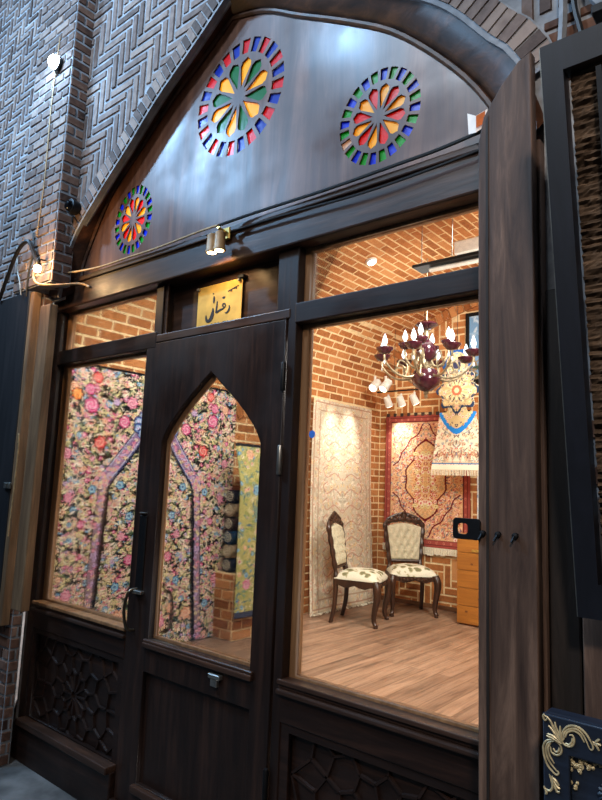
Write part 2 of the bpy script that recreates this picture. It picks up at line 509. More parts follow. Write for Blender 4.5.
# brick pilaster left of the arch and the herringbone bay beyond it
bm = BM(); box(bm, -3.84, -3.375, -.2, -.081, 2.72, 5.6); box(bm, -3.84, -3.555, -.14, -.081, 0, 2.72)
PIL = structure(obj('wall_pilaster', bm, MORT_OUT))
bm = brick_bm(running(-3.84, -3.375, 2.72, 5.55, .155, .062) , lambda u, v, h: Vector((u, -.2 - h, v)), .012, .008, .002)
obj('pilaster_bricks', bm, BRICK_OUT, PIL)
bm = brick_bm(running(-.205, -.08, 2.72, 5.55, .125, .062), lambda u, v, h: Vector((-3.375 + h, u, v)), .012, .006, .002)
obj('pilaster_side_bricks', bm, BRICK_OUT2, PIL)
bm = brick_bm(running(-3.84, -3.555, 0.0, 2.7, .142, .062), lambda u, v, h: Vector((u, -.14 - h, v)), .012, .008, .002)
obj('pier_bricks', bm, BRICK_OUT2, PIL)
bm = brick_bm(running(-.145, -.082, 0.0, 2.7, .08, .062), lambda u, v, h: Vector((-3.555 + h, u, v)), .010, .006, .002)
obj('pier_side_bricks', bm, BRICK_OUT2, PIL)
bm = BM(); box(bm, -6.4, -3.84, -.13, .1, 0, 5.6)
WS = structure(obj('wall_street', bm, MORT_OUT))
bm = brick_bm(herring(-6.3, -3.85, 0.0, 5.55, .05, 3), lambda u, v, h: Vector((u, -.13 - h, v)), .017, .008, .001)
obj('bay_herringbone', bm, BRICK_OUT, WS)

# wooden arch: splayed reveal, nosing and moulding
bm = BM()
secs = [(0.0, .012), (.12, -.012), (.25, -.03), (.6, -.055), (1.0, -.088)]
rows = []
for k, y in secs:
    rows.append([bm.verts.new((a[0] + (b[0] - a[0]) * k, y, a[1] + (b[1] - a[1]) * k)) for a, b in zip(AIN, AOUT)])
rows.append([bm.verts.new((p[0], -.088, p[1])) for p in offset_poly(AOUT, .012)])
for A, B in zip(rows, rows[1:]):
    for i in range(len(A) - 1): bm.faces.new((A[i], A[i + 1], B[i + 1], B[i]))
bmesh.ops.recalc_face_normals(bm, faces=bm.faces)
TA = structure(obj('trim_1', bm, ARCHW, smooth=True))
bm = BM(); tube(bm, [(p[0], -.008, p[1]) for p in offset_poly(AIN, -.008)], .012, 6); obj('moulding', bm, ARCHW, TA, smooth=True)

# ------------------------------------------------------------------ lunette board with coloured glass
def rosette_cells(cx, cz, rx, rz):
    cells = []
    for k in range(12):                         # drop shaped petals
        a = 2 * PI * (k + .5) / 12
        loc = [(.14, 0), (.52, -.122), (.60, -.105), (.675, 0), (.60, .105), (.52, .122)]
        cells.append(('petal', k, [(cx + rx * (r * math.cos(a) - s * math.sin(a)), cz + rz * (r * math.sin(a) + s * math.cos(a))) for r, s in loc]))
    for k in range(24):
        a = 2 * PI * (k + .5) / 24; w = .094
        loc = [(.75, -w * .72), (.75, w * .72), (1.0, w), (1.0, -w)]
        cells.append(('border', k, [(cx + rx * (r * math.cos(a) - s * math.sin(a)), cz + rz * (r * math.sin(a) + s * math.cos(a))) for r, s in loc]))
    return cells
ROS = [(-2.90, 3.05, .175, .20, ('scarlet', 'yellow', 'cobalt', 'lime'), 'small stained-glass rosette at the left foot of the wooden arch'),
       (-2.088, 3.478, .298, .298, ('green', 'yellow', 'red', 'blue'), 'large stained-glass rosette with green and yellow petals under the arch peak'),
       (-1.268, 3.070, .19, .20, ('scarlet', 'yellow', 'cobalt', 'lime'), 'small red and yellow stained-glass rosette on the right of the wooden lunette')]
allholes = []; rc = []
for r in ROS:
    c = rosette_cells(*r[:4]); rc.append(c); allholes += [x[2] for x in c]
lo = [(AIN[0][0], 2.70)] + AIN + [(AIN[-1][0], 2.70)]
bm = plate(lo, allholes, -.002, .007)
structure(obj('wall_lunette', bm, LUN))
for r, cells in zip(ROS, rc):
    t = thing('stained_glass_rosette', r[5], 'stained glass', (r[0], .010, r[1] - r[3]), 0, 'stained-glass rosettes in the lunette')
    for kind, k, poly in cells:
        c = np.mean(poly, axis=0); p2 = [tuple(c + (np.array(p) - c) * 1.10) for p in poly]
        col = r[4][(0 if k % 2 else 1) if kind == 'petal' else (2 if k % 2 else 3)]
        if kind == 'border' and k == 13 and r[0] > -1.5: col = 'clear'  # one pale pane painted in for the bright glint on the right rosette
        b2 = plate(p2, [], .0075, .012)
        obj(kind + '_pane', b2, PG[col], t)

# ------------------------------------------------------------------ shopfront joinery
def member(name, x0, x1, z0, z1, y0=0.0, y1=.075, m=DARK, bev=.004, parent=None):
    bm = BM(); box(bm, x0, x1, y0, y1, z0, z1, bev, 2); return obj(name, bm, m, parent)
SF = structure(empty('trim_2', (-2.16, 0, 0)))
member('top_beam', -3.64, -.69, 2.615, 2.78, -.035, .075, BEAM, .008, SF)
bm = BM(); box(bm, -3.64, -.69, -.05, -.03, 2.755, 2.785, .006, 2); obj('beam_capping', bm, BEAM, SF)
member('left_stile', -3.66, -3.585, .0, 2.62, 0, .075, DARKV, .004, SF)
member('right_stile', -.785, -.66, .0, 2.62, 0, .075, DARKV, .004, SF)
member('mullion', -2.69, -2.676, .12, 2.31, .005, .075, DARKV, .002, SF)
member('mullion', -1.70, -1.655, .0, 2.62, 0, .075, DARKV, .004, SF)
member('transom_rail', -3.59, -2.60, 2.275, 2.362, -.006, .075, DARK, .005, SF)
member('transom_rail', -1.66, -.78, 2.275, 2.362, -.006, .075, DARK, .005, SF)
member('transom_post', -2.632, -2.57, 2.30, 2.62, 0, .075, DARKV, .003, SF)
member('transom_post', -1.77, -1.695, 2.30, 2.62, 0, .075, DARKV, .003, SF)
member('door_header', -2.70, -1.69, 2.302, 2.345, -.004, .075, BEAM, .005, SF)
member('bottom_rail', -3.59, -2.685, .72, .83, 0, .075, DARK, .004, SF)
member('bottom_rail', -1.66, -.78, .69, .80, 0, .075, DARK, .004, SF)
member('base_beam', -3.64, -2.685, .0, .20, -.03, .075, DARK, .006, SF)
member('base_beam', -1.70, -.69, .0, .20, -.03, .075, DARK, .006, SF)
member('threshold', -2.685, -1.70, .0, .09, -.03, .075, DARK, .006, SF)
# recessed board behind the sign, with rounded frame
bm = plate([(-2.62, 2.30), (-2.62, 2.64), (-1.70, 2.64), (-1.70, 2.30)], [rrect(-2.555, -1.775, 2.347, 2.628, .022)], .012, .03); obj('sign_recess_frame', bm, BEAM, SF)
member('sign_board', -2.60, -1.72, 2.31, 2.63, .065, .08, BEAM, 0, SF)

def window(n, x0, x1, z0, z1, sill=True, sillm=None):
    w = structure(empty('window_%d' % n, ((x0 + x1) / 2, .04, z0)))
    bm = plate([(x0 - .02, z0 - .02), (x0 - .02, z1 + .02), (x1 + .02, z1 + .02), (x1 + .02, z0 - .02)], [[(x0 + .028, z0 + .012), (x0 + .028, z1 - .012), (x1 - .012, z1 - .012), (x1 - .012, z0 + .012)]], .045, .085)
    obj('window_lining', bm, LINING, w)
    bm = BM(); box(bm, x0 + .015, x1 - .005, .06, .066, z0 + .005, z1 - .005); obj('glass', bm, GLASS, w)
    if sill:
        bm = BM()
        box(bm, x0 - .015, x1 + .01, -.014, .05, z0 - .014, z0 + .004, .004, 2)
        obj('sill_bead', bm, sillm or BEAM, w)
        bm = BM(); box(bm, x0 - .015, x1 + .01, -.004, .05, z0 - .03, z0 - .014, .004, 2)
        box(bm, x0 - .015, x1 + .01, -.020, .05, z0 - .05, z0 - .03, .006, 2)
        obj('window_sill', bm, BEAM, w)
    return w
window(1, -3.585, -2.69, .865, 2.275, True, LINING)
window(2, -1.655, -.785, .845, 2.275)
window(3, -3.585, -2.632, 2.362, 2.615, False)
window(4, -1.655, -.785, 2.362, 2.615, False)

# ------------------------------------------------------------------ door
DR = structure(empty('door_1', (-2.19, 0, .095)))
gl, gr, gz0 = -2.50, -1.822, .845
arc = [(gl, 1.79)]
for i in range(1, 13):
    t = i / 12; arc.append((gl + (-2.165 - gl) * (t ** 1.25), 1.79 + .325 * (t ** .93)))
arc2 = []
for i in range(1, 12):
    t = 1 - i / 12; arc2.append((gr + (-2.165 - gr) * (t ** 1.25), 1.77 + .345 * (t ** .93)))
hole = [(gl, gz0)] + arc + arc2 + [(gr, 1.77), (gr, gz0)]
bm = plate([(-2.672, .095), (-2.672, 2.296), (-1.712, 2.296), (-1.712, .095)], [hole, [(-2.52, .20), (-2.52, .70), (-1.815, .70), (-1.815, .20)]], -.005, .045, .003)
obj('door_leaf', bm, DARKV, DR)
bm = BM(); box(bm, -2.54, -1.80, .018, .036, .18, .72); obj('kick_panel', bm, DARKV, DR)
bm = BM(); box(bm, -2.53, -1.80, -.03, .01, .165, .20, .006, 2); obj('drip_ledge', bm, BEAM, DR)
cx = lambda P, k: [(-2.16 + (x + 2.16) * k, z) for x, z in P]
hin = [(gl + .014, gz0 + .014)] + [(x + (.014 if x < -2.165 else -.014 if x > -2.165 else 0), z - .016) for x, z in arc + arc2] + [(gr - .014, 1.76), (gr - .014, gz0 + .014)]
bm = plate(hole, [hin], .028, .046); obj('glazing_bead', bm, LINING, DR)
bm = plate(hole, [], .048, .053); obj('glass', bm, GLASS, DR)
bm = BM()
box(bm, gl - .02, gr + .02, -.018, .0, gz0 - .012, gz0 + .002, .003); box(bm, gl - .02, gr + .02, -.024, .0, gz0 - .036, gz0 - .012, .005, 2)
obj('door_sill', bm, BEAM, DR)
# pull handle, backplate, latch and hinges
bm = BM(); box(bm, -2.622, -2.566, -.012, -.004, 1.05, 1.42, .003); obj('lock_plate', bm, IRON, DR)
bm = BM(); tube(bm, smooth_pts([(-2.605, -.008, 1.065), (-2.62, -.045, 1.05), (-2.63, -.058, .97), (-2.62, -.045, .885), (-2.61, -.008, .87)], 5), .008, 8); obj('pull_handle', bm, CHROME, DR, smooth=True)
bm = BM(); tube(bm, smooth_pts([(-2.48, .056, 1.065), (-2.47, .09, 1.05), (-2.465, .10, .97), (-2.47, .09, .885), (-2.48, .056, .87)], 5), .008, 8); obj('pull_handle', bm, CHROME, DR, smooth=True)
bm = BM(); box(bm, -2.62, -2.55, -.03, -.004, 1.045, 1.062, .003); box(bm, -2.615, -2.57, -.02, -.004, 1.43, 1.436, .001); obj('slide_bolt', bm, STEEL, DR)
for z in (2.05, 1.70, .45):
    bm = BM(); lathe(bm, [(.009, z - .06), (.011, z - .055), (.011, z + .055), (.009, z + .06)], (-1.706, -.012, 0), 10); obj('hinge', bm, STEEL if z == 1.70 else IRON, DR, smooth=True)
bm = BM(); box(bm, -2.045, -1.975, -.03, -.005, .775, .795, .003); box(bm, -2.03, -1.99, -.028, -.012, .745, .775, .002); obj('door_stop_bracket', bm, STEEL, DR)

# ------------------------------------------------------------------ carved strapwork panels
def lattice(x0, x1, z0, z1, cx, cz, s):
    """twelve-rayed star strapwork: raised bars clipped to the panel"""
    segs = []
    P = lambda c, r, a: (c[0] + r * math.cos(a), c[1] + r * math.sin(a))
    def star(c, R, n, ph=0):
        for k in range(n):
            a = 2 * PI * k / n + ph; h = PI / n
            segs.append((P(c, R * .10, a), P(c, R * .52, a)))
            segs.append((P(c, R * .52, a), P(c, R * .66, a + h))); segs.append((P(c, R * .52, a), P(c, R * .66, a - h)))
            segs.append((P(c, R * .66, a + h), P(c, R * .98, a + h)))
            segs.append((P(c, R * .98, a + h), P(c, R * 1.16, a))); segs.append((P(c, R * .98, a + h), P(c, R * 1.16, a + 2 * h)))
            segs.append((P(c, R * 1.16, a), P(c, R * 1.5, a)))
            segs.append((P(c, R * 1.5, a), P(c, R * 1.62, a + h))); segs.append((P(c, R * 1.5, a), P(c, R * 1.62, a - h)))
            segs.append((P(c, R * 1.62, a + h), P(c, R * 2.2, a + h)))
            segs.append((P(c, R * 2.2, a + h), P(c, R * 1.92, a))); segs.append((P(c, R * 2.2, a + h), P(c, R * 1.92, a + 2 * h))); segs.append((P(c, R * 1.92, a), P(c, R * 1.5, a)))
    star((cx, cz), s, 12)
    bm = BM()
    def clip(p, q):
        t0, t1 = 0.0, 1.0; d = (q[0] - p[0], q[1] - p[1])
        for a, lo_, hi_, dd in ((p[0], x0, x1, d[0]), (p[1], z0, z1, d[1])):
            if abs(dd) < 1e-9:
                if a < lo_ or a > hi_: return None
                continue
            u, v = (lo_ - a) / dd, (hi_ - a) / dd
            if u > v: u, v = v, u
            t0, t1 = max(t0, u), min(t1, v)
        return None if t1 - t0 < .05 else ((p[0] + d[0] * t0, p[1] + d[1] * t0), (p[0] + d[0] * t1, p[1] + d[1] * t1))
    for p, q in segs:
        c = clip(p, q)
        if not c: continue
        p, q = np.array(c[0]), np.array(c[1]); L = np.hypot(*(q - p))
        if L < .008: continue
        d = (q - p) / L; nrm = np.array([-d[1], d[0]])
        w0, w1 = .0075, .0045
        lo_ = [p + nrm * w0, q + nrm * w0, q - nrm * w0, p - nrm * w0]; hi_ = [p + nrm * w1, q + nrm * w1, q - nrm * w1, p - nrm * w1]
        A = [bm.verts.new((v[0], .032, v[1])) for v in lo_]; B = [bm.verts.new((v[0], .019, v[1])) for v in hi_]
        bm.faces.new(B)
        for k in range(4): bm.faces.new((A[k], A[(k + 1) % 4], B[(k + 1) % 4], B[k]))
    bmesh.ops.recalc_face_normals(bm, faces=bm.faces)
    return bm
for x0, x1, z0, z1, c, lab in ((-3.585, -2.69, .20, .72, (-3.13, .44), 'dark carved strapwork panel with star pattern below the left window'),
                               (-1.655, -.785, .20, .69, (-1.18, .40), 'dark carved strapwork panel below the right shop window')):
    t = thing('lattice_screen', lab, 'panel', ((x0 + x1) / 2, .03, z0), 0, 'lattice screens under the windows')
    bm = BM(); box(bm, x0, x1, .030, .05, z0, z1); obj('backing_board', bm, DARK, t)
    bm = plate([(x0, z0), (x0, z1), (x1, z1), (x1, z0)], [[(x0 + .04, z0 + .035), (x0 + .04, z1 - .03), (x1 - .04, z1 - .03), (x1 - .04, z0 + .035)]], .006, .032, .002); obj('panel_border', bm, DARK, t)
    obj('strapwork', lattice(x0 + .03, x1 - .03, z0 + .03, z1 - .025, c[0], c[1], .20), DARK, t)
    bm = BM(); box(bm, x0, x1, -.055, .01, z0 - .005, z0 + .03, .006, 2); obj('bottom_ledge', bm, BEAM, t)

# ------------------------------------------------------------------ brass name plate
SP = thing('name_plate', 'yellow brass plate with black Persian lettering above the shop door', 'sign', (-2.19, .05, 2.36))
sx0, sx1, sz0, sz1 = -2.352, -2.040, 2.352, 2.562
bm = BM(); box(bm, sx0, sx1, .046, .052, sz0, sz1, .002); obj('plate', bm, GOLDSIGN, SP)
SW, SH = sx1 - sx0, sz1 - sz0
def ink(strokes):
    bm = BM()
    for pts, w in strokes:
        pts = smooth_pts([(p[0], p[1]) for p in pts], 5) if len(pts) > 2 else pts
        n = len(pts); L, R = [], []
        for i, p in enumerate(pts):
            a, b = np.array(pts[max(i - 1, 0)]), np.array(pts[min(i + 1, n - 1)]); t = (b - a); t = t / (np.hypot(*t) + 1e-9)
            ww = (w[0] + (w[1] - w[0]) * math.sin(PI * min(1, i / (n - 1) * w[2]))) if isinstance(w, tuple) else w
            N = np.array([-t[1], t[0]]) * ww
            for S, q in ((L, np.array(p) + N), (R, np.array(p) - N)):
                S.append(q)
        for y in (.0442,):
            VL = [bm.verts.new((sx0 + q[0] * SW, y, sz1 - q[1] * SH)) for q in L]; VR = [bm.verts.new((sx0 + q[0] * SW, y, sz1 - q[1] * SH)) for q in R]
            for i in range(n - 1): bm.faces.new((VL[i], VL[i + 1], VR[i + 1], VR[i]))
    r = bmesh.ops.extrude_face_region(bm, geom=bm.faces[:])
    bmesh.ops.translate(bm, verts=[v for v in r['geom'] if isinstance(v, bmesh.types.BMVert)], vec=(0, .0022, 0))
    bmesh.ops.recalc_face_normals(bm, faces=bm.faces)
    return bm
dot = lambda u, v, s=.022: ([(u - s, v), (u, v - s * .5), (u + s, v)], s * .9)
word = [([(.742, .585), (.752, .65), (.731, .71), (.696, .752), (.655, .737)], (.006, .020, 1.0)),          # re
        dot(.614, .384, .026),
        ([(.665, .59), (.645, .53), (.610, .52), (.600, .565), (.625, .60), (.655, .60)], (.010, .016, 1.0)),  # zad
        ([(.655, .60), (.607, .636), (.549, .652), (.50, .678), (.462, .708)], (.010, .024, .75)),
        ([(.470, .43), (.466, .55), (.452, .70)], (.007, .018, .8)),                                           # alef
        ([(.388, .29), (.392, .37), (.390, .46)], (.010, .020, 1.0)),
        ([(.374, .57), (.382, .63), (.374, .70), (.366, .75), (.333, .835), (.275, .868), (.235, .81), (.222, .715)], (.008, .042, 1.0)),
        ([(.372, .21), (.36, .225), (.378, .235)], .007)]
for st in word: obj('letter_stroke', ink([st]), INK, SP)
obj('heading_lettering', ink([([(.70 + i * .034, .23 - .012 * i), (.712 + i * .034, .26 - .012 * i + .02 * (i % 3)), (.724 + i * .034, .23 - .012 * i)], .006) for i in range(7)]), INK, SP)
for u in (.366, .44, .455, .52, .627, .645, .666, .725): obj('footer_mark', ink([dot(u, .955, .012)]), INK, SP)
for x in (sx0 + .012, sx1 - .012):
    bm = BM(); lathe(bm, [(.006, .030), (.008, .034), (.008, .044)], (x, 0, sz1 - .012), 10, 'y')
    tube(bm, [(x, .044, sz1 - .012), (x, .066, sz1 - .012)], .004, 8)
    obj('mounting_pin', bm, STEEL, SP)
bm = BM(); box(bm, sx1 - .022, sx1 + .016, .034, .066, sz1 - .004, sz1 + .012, .002); obj('hanger_clip', bm, IRON, SP)

# ------------------------------------------------------------------ twin lamp over the plate
SL = thing('wall_lamp', 'twin-headed brass wall lamp on the beam shining down on the name plate', 'lamp', (-2.075, -.06, 2.64))
bm = BM(); box(bm, -2.10, -2.04, -.055, -.04, 2.72, 2.78, .004); tube(bm, [(-2.07, -.05, 2.755), (-2.07, -.10, 2.765)], .008, 8); obj('bracket', bm, BRASS, SL)
for x, tilt in ((-2.097, -.012), (-2.045, .014)):
    bm = BM(); lathe(bm, [(.018, 2.735), (.024, 2.73), (.026, 2.66), (.029, 2.655), (.029, 2.646), (.022, 2.646)], (x, -.105, 0), 16); h = obj('lamp_head', bm, TANMETAL, SL, smooth=True)
    bm = BM(); lathe(bm, [(.001, 2.6455), (.021, 2.6455), (.021, 2.648), (.001, 2.648)], (x, -.105, 0), 14); obj('bulb', bm, LEDWARM, h)

# ------------------------------------------------------------------ cables
def cable(name, pts, r, m, label, group='cables along the shopfront'):
    bm = BM(); tube(bm, smooth_pts(pts, 6), r, 6); return tag(obj(name, bm, m, smooth=True), label, 'cable', group)
cable('cable', [(-3.52, -.225, 2.775), (-3.37, -.10, 2.80), (-3.11, -.062, 2.794), (-2.82, -.062, 2.792), (-2.56, -.062, 2.79), (-2.25, -.062, 2.80), (-2.07, -.10, 2.775)], .006, PALECABLE, 'tan cable along the beam top from the left bulb to the twin lamp')
cable('cable', [(-2.07, -.09, 2.78), (-1.85, -.06, 2.80), (-1.46, -.062, 2.793), (-1.13, -.062, 2.797), (-.97, -.062, 2.80), (-.80, -.07, 2.808)], .007, RUBBER, 'black cable along the beam top running right from the twin lamp')
cable('cable', [(-2.03, -.058, 2.75), (-1.7, -.058, 2.745), (-1.3, -.058, 2.73), (-1.0, -.058, 2.738), (-.80, -.06, 2.75)], .005, RUBBER, 'thin black cable sagging across the right half of the beam face')
cable('cable', [(-3.98, -.22, 2.70), (-3.85, -.24, 2.83), (-3.70, -.26, 2.96), (-3.58, -.26, 2.99), (-3.53, -.24, 2.90), (-3.50, -.225, 2.83)], .013, RUBBER, 'thick black cable looping up over the left shutter')
cable('cable', [(-3.60, -.225, 3.06), (-3.56, -.235, 2.92), (-3.59, -.235, 2.80), (-3.60, -.23, 2.74), (-3.61, -.225, 2.66)], .006, RUBBER, 'thin black cable dropping down the pilaster foot behind the bulb')
cable('cable', [(-3.56, -.22, 2.80), (-3.48, -.235, 2.72), (-3.38, -.19, 2.70), (-3.30, -.06, 2.73), (-3.22, -.045, 2.70)], .007, PALECABLE, 'tan cable knotted below the bulb at the left end of the beam')
cable('cable', [(-3.82, -.215, 3.02), (-3.76, -.225, 2.86), (-3.70, -.23, 2.76), (-3.68, -.225, 2.68)], .005, STEEL, 'grey cable slanting across the pilaster foot to the shutter top')
cable('cable', [(-3.54, -.212, 4.35), (-3.56, -.214, 3.9), (-3.55, -.214, 3.4), (-3.58, -.214, 3.04)], .004, PALECABLE, 'thin pale wire running straight down the brick pilaster face')
cable('cable', [(-.53, -.108, 3.35), (-.525, -.108, 3.15), (-.53, -.110, 3.0), (-.545, -.135, 2.80)], .014, CONDUIT, 'grey conduit coming down beside the hanging black frame')
cable('cable', [(-.50, -.106, 3.35), (-.495, -.106, 3.12), (-.48, -.108, 3.02), (-.46, -.108, 2.93)], .009, RUBBER, 'black cable beside the grey conduit at upper right')
cable('cable', [(-.47, -.112, 3.32), (-.44, -.112, 3.10), (-.36, -.112, 3.02), (-.25, -.112, 3.04), (-.1, -.112, 3.10)], .016, CONDUIT, 'grey flexible conduit bending right above the hanging black frame')

# ------------------------------------------------------------------ street fittings on the pilaster
BL = thing('bulb_lamp', 'small bare bulb glowing warm at the foot of the brick pilaster', 'lamp', (-3.435, -.26, 2.76))
bm = BM(); lathe(bm, [(.005, 2.765), (.016, 2.77), (.022, 2.785), (.018, 2.802), (.006, 2.812)], (-3.43, -.262, 0), 14); obj('bulb', bm, emit('warm_bulb', (255, 226, 180), 40), BL, smooth=True)
bm = BM(); lathe(bm, [(.012, 2.806), (.014, 2.812), (.014, 2.84), (.008, 2.85)], (-3.43, -.262, 0), 12); tube(bm, [(-3.43, -.262, 2.845), (-3.45, -.2, 2.86)], .005, 6); obj('socket', bm, IRON, BL, smooth=True)
BS = thing('bullet_spotlight', 'round cool-white spotlight shining high on the brick pilaster', 'lamp', (-3.514, -.25, 4.10))
bm = BM(); lathe(bm, [(.02, -.205), (.040, -.21), (.048, -.225), (.048, -.235), (.04, -.235)], (-3.514, 0, 4.15), 18, 'y'); obj('lamp_body', bm, IRON, BS, smooth=True)
bm = BM(); lathe(bm, [(.001, -.234), (.044, -.234), (.038, -.262), (.022, -.276), (.001, -.280)], (-3.514, 0, 4.15), 18, 'y'); obj('lens', bm, LEDW, BS, smooth=True)
bm = BM(); box(bm, -3.530, -3.498, -.212, -.204, 4.12, 4.18, .003); obj('bracket', bm, IRON, BS)
SCM = thing('security_camera', 'round black dome camera on the pilaster edge beside the arch', 'camera', (-3.22, -.2, 3.08))
bm = BM(); lathe(bm, [(.020, -.10), (.038, -.12), (.044, -.16), (.044, -.17), (.032, -.172)], (-3.30, 0, 3.175), 20, 'y'); obj('housing', bm, IRON, SCM, smooth=True)
bm = BM(); lathe(bm, [(.001, -.168), (.033, -.168), (.033, -.175), (.024, -.192), (.001, -.198)], (-3.30, 0, 3.175), 18, 'y'); obj('dome', bm, plain('black_dome', (8, 8, 10), .12, 0, .1, 30, 0), SCM, smooth=True)

# ------------------------------------------------------------------ left shutter and posts
LS = thing('shutter_door', 'dark folded wooden shutter leaf hung against the street wall at left', 'shutter', (-3.95, -.26, .76))
bm = BM(); box(bm, -4.45, -3.602, -.21, -.155, .765, 2.70, .004); obj('leaf', bm, wood('black_shutter', (17, 17, 20), (38, 36, 38), .5, 'z', 4, .3), LS)
bm = BM(); box(bm, -3.602, -3.556, -.205, -.155, .755, 2.69, .004); obj('edge_batten', bm, OLDTAN, LS)
bm = BM(); box(bm, -3.66, -3.585, -.222, -.209, 1.515, 1.55, .003); box(bm, -3.63, -3.61, -.232, -.22, 1.52, 1.545, .002); obj('latch_plate', bm, STEEL, LS)
bm = BM(); tube(bm, smooth_pts([(-3.56, -.21, 1.78), (-3.535, -.222, 1.83), (-3.522, -.222, 1.75), (-3.53, -.222, 1.45), (-3.54, -.222, 1.25)], 5), .004, 6); obj('pull_cord', bm, PALECABLE, LS)
bm = BM(); box(bm, -3.475, -3.358, -.20, -.15, .86, 2.585, .006, 2)
tag(obj('wooden_post', bm, OLDTAN), 'tan weathered plank upright between the left shutter and the window', 'post')

# ------------------------------------------------------------------ right hand post and hasp
RP = thing('wooden_post', 'tall weathered brown shutter plank in front of the right window edge', 'post', (-.70, -.08, 0))
prof = [(-.774, 0), (-.774, 2.71), (-.757, 2.79), (-.70, 2.875), (-.645, 2.935), (-.612, 2.95), (-.610, 2.3), (-.610, 0)]
bm = plate(prof, [], -.165, -.122, .004); obj('plank', bm, OLD, RP)
bm = plate([(-.775, 0), (-.775, 2.68), (-.600, 2.68), (-.600, 0)], [], -.122, -.02, .002); obj('side_board', bm, OLD, RP)
bm = plate([(-.752, 0), (-.752, 2.775), (-.744, 2.79), (-.744, 0)], [], -.1675, -.164); obj('groove_strip', bm, OLDDK, RP)
for x in (-.762, -.716, -.666):
    bm = BM(); lathe(bm, [(.001, -.177), (.008, -.175), (.009, -.165), (.006, -.164)], (x, 0, 1.482), 10, 'y'); tube(bm, [(x, -.173, 1.482), (x - .008, -.179, 1.463)], .004, 6); obj('nail', bm, IRON, RP)
bm = plate(rrect(-.854, -.770, 1.461, 1.521, .010), [rrect(-.842, -.806, 1.474, 1.508, .012)], -.172, -.164, .001); obj('hasp', bm, IRON, RP)
# small scrap tucked behind the plank
SCR = thing('paper_scrap', 'small crumpled white and orange paper scrap tucked by the plank top', 'paper', (-.80, -.06, 2.79))
bm = BM()
P = [(-.835, -.065, 2.79), (-.80, -.085, 2.775), (-.765, -.07, 2.80), (-.77, -.062, 2.86), (-.805, -.075, 2.842), (-.842, -.06, 2.872), (-.80, -.055, 2.80)]
V = [bm.verts.new((p[0] - .012, p[1] - .02, p[2] + .012)) for p in P]
for f in ((0, 1, 4), (0, 4, 5), (1, 2, 3), (1, 3, 4), (0, 6, 1), (6, 2, 1), (0, 5, 6), (6, 3, 2), (6, 4, 3), (6, 5, 4)): bm.faces.new([V[i] for i in f])
obj('crumpled_sheet', bm, plain('orange_white_paper', (238, 222, 208), .6, 0, .05, 20, .1), SCR)
bm = BM()
V = [bm.verts.new(p) for p in ((-.809, -.109, 2.80), (-.784, -.099, 2.815), (-.785, -.092, 2.862), (-.812, -.104, 2.847))]
bm.faces.new(V); bmesh.ops.extrude_face_region(bm, geom=bm.faces[:]); 
obj('orange_patch', bm, plain('orange_print', (226, 130, 60), .6, 0, .1, 20, 0), SCR)

# ------------------------------------------------------------------ hanging black frame on the right (tips forward at the top)
HF = thing('framed_textile', 'black wooden frame around shaggy brown cloth tilted out from the right wall', 'frame', (-.15, -.28, 1.31))
def tilt(x, z, y=0): return Vector((x, -.195 - (z - 1.31) * .158 + y, z))
def tbox(bm, x0, x1, z0, z1, ya, yb, bev=.004):
    vs = box(bm, x0, x1, 0, 1, z0, z1)
    for v in vs: v.co = tilt(v.co.x, v.co.z, ya if v.co.y < .5 else yb)
FX0, FX1, FZ0, FZ1, FWd = -.482, .32, 1.30, 2.725, .052
bm = BM(); tbox(bm, FX0, FX0 + FWd, FZ0, FZ1, -.045, .0); obj('frame_stile', bm, BLACKPAINT, HF)
bm = BM(); tbox(bm, FX1 - FWd, FX1, FZ0, FZ1, -.045, .0); obj('frame_stile', bm, BLACKPAINT, HF)
bm = BM(); tbox(bm, FX0 + FWd, FX1 - FWd, FZ1 - .075, FZ1, -.045, .0); obj('frame_rail', bm, BLACKPAINT, HF)
bm = BM(); tbox(bm, FX0 + FWd, FX1 - FWd, FZ0, FZ0 + .085, -.045, .0); obj('frame_rail', bm, BLACKPAINT, HF)
bm = BM(); tbox(bm, FX0 - .004, FX0, FZ0, FZ1, -.04, -.005); obj('pale_edge', bm, STEEL, HF)
bm = BM(); tbox(bm, FX0 + FWd + .075, FX0 + FWd + .088, FZ0 + .5, FZ1 - .10, -.05, -.035); obj('dark_rod', bm, IRON, HF)
# shaggy cloth: grid displaced with combed waves
bm = BM(); NXs, NZs = 70, 220
def shag(i, j):
    x = FX0 + .06 + (FX1 - FX0 - .12) * i / NXs; z = FZ0 + .07 + (FZ1 - FZ0 - .14) * j / NZs
    d = .0035 * math.sin(x * 40 + math.sin(z * 31) * 2.2 + z * 260) + .003 * math.sin(z * 330 + x * 24) + random.uniform(-.003, .003)
    return tilt(x, z, -.014 + d)
V = [[bm.verts.new(shag(i, j)) for j in range(NZs + 1)] for i in range(NXs + 1)]
for i in range(NXs):
    for j in range(NZs): bm.faces.new((V[i][j], V[i + 1][j], V[i + 1][j + 1], V[i][j + 1]))
sh = obj('shaggy_cloth', bm, wood('shaggy_brown_wool', (40, 31, 24), (116, 95, 77), .95, 'x', 9, .9, .1), HF)
md = sh.modifiers.new('thickness', 'SOLIDIFY'); md.thickness = .01
bm = BM(); box(bm, -.36, -.32, -.46, -.085, 2.76, 2.785, .003); obj('top_bracket', bm, IRON, HF)
# planks standing behind it; the dark strip paints the shade of a gap
for x0, x1, y, m, lab in ((-.590, -.510, -.10, OLDDK, 'narrow dark strip standing for the black shade right of the tall weathered post'),
                          (-.500, -.435, -.12, OLD, 'brown upright plank below the hanging black frame'),
                          (-.385, -.30, -.12, OLD, 'brown upright plank at the right edge above the blue carved panel')):
    bm = BM(); box(bm, x0, x1, y - .02, y + .01, 0.0, 2.2 if m is OLDDK else 1.6, .004); tag(obj('plank_and_gap_strip', bm, m), lab, 'plank', 'planks beside the hanging frame')

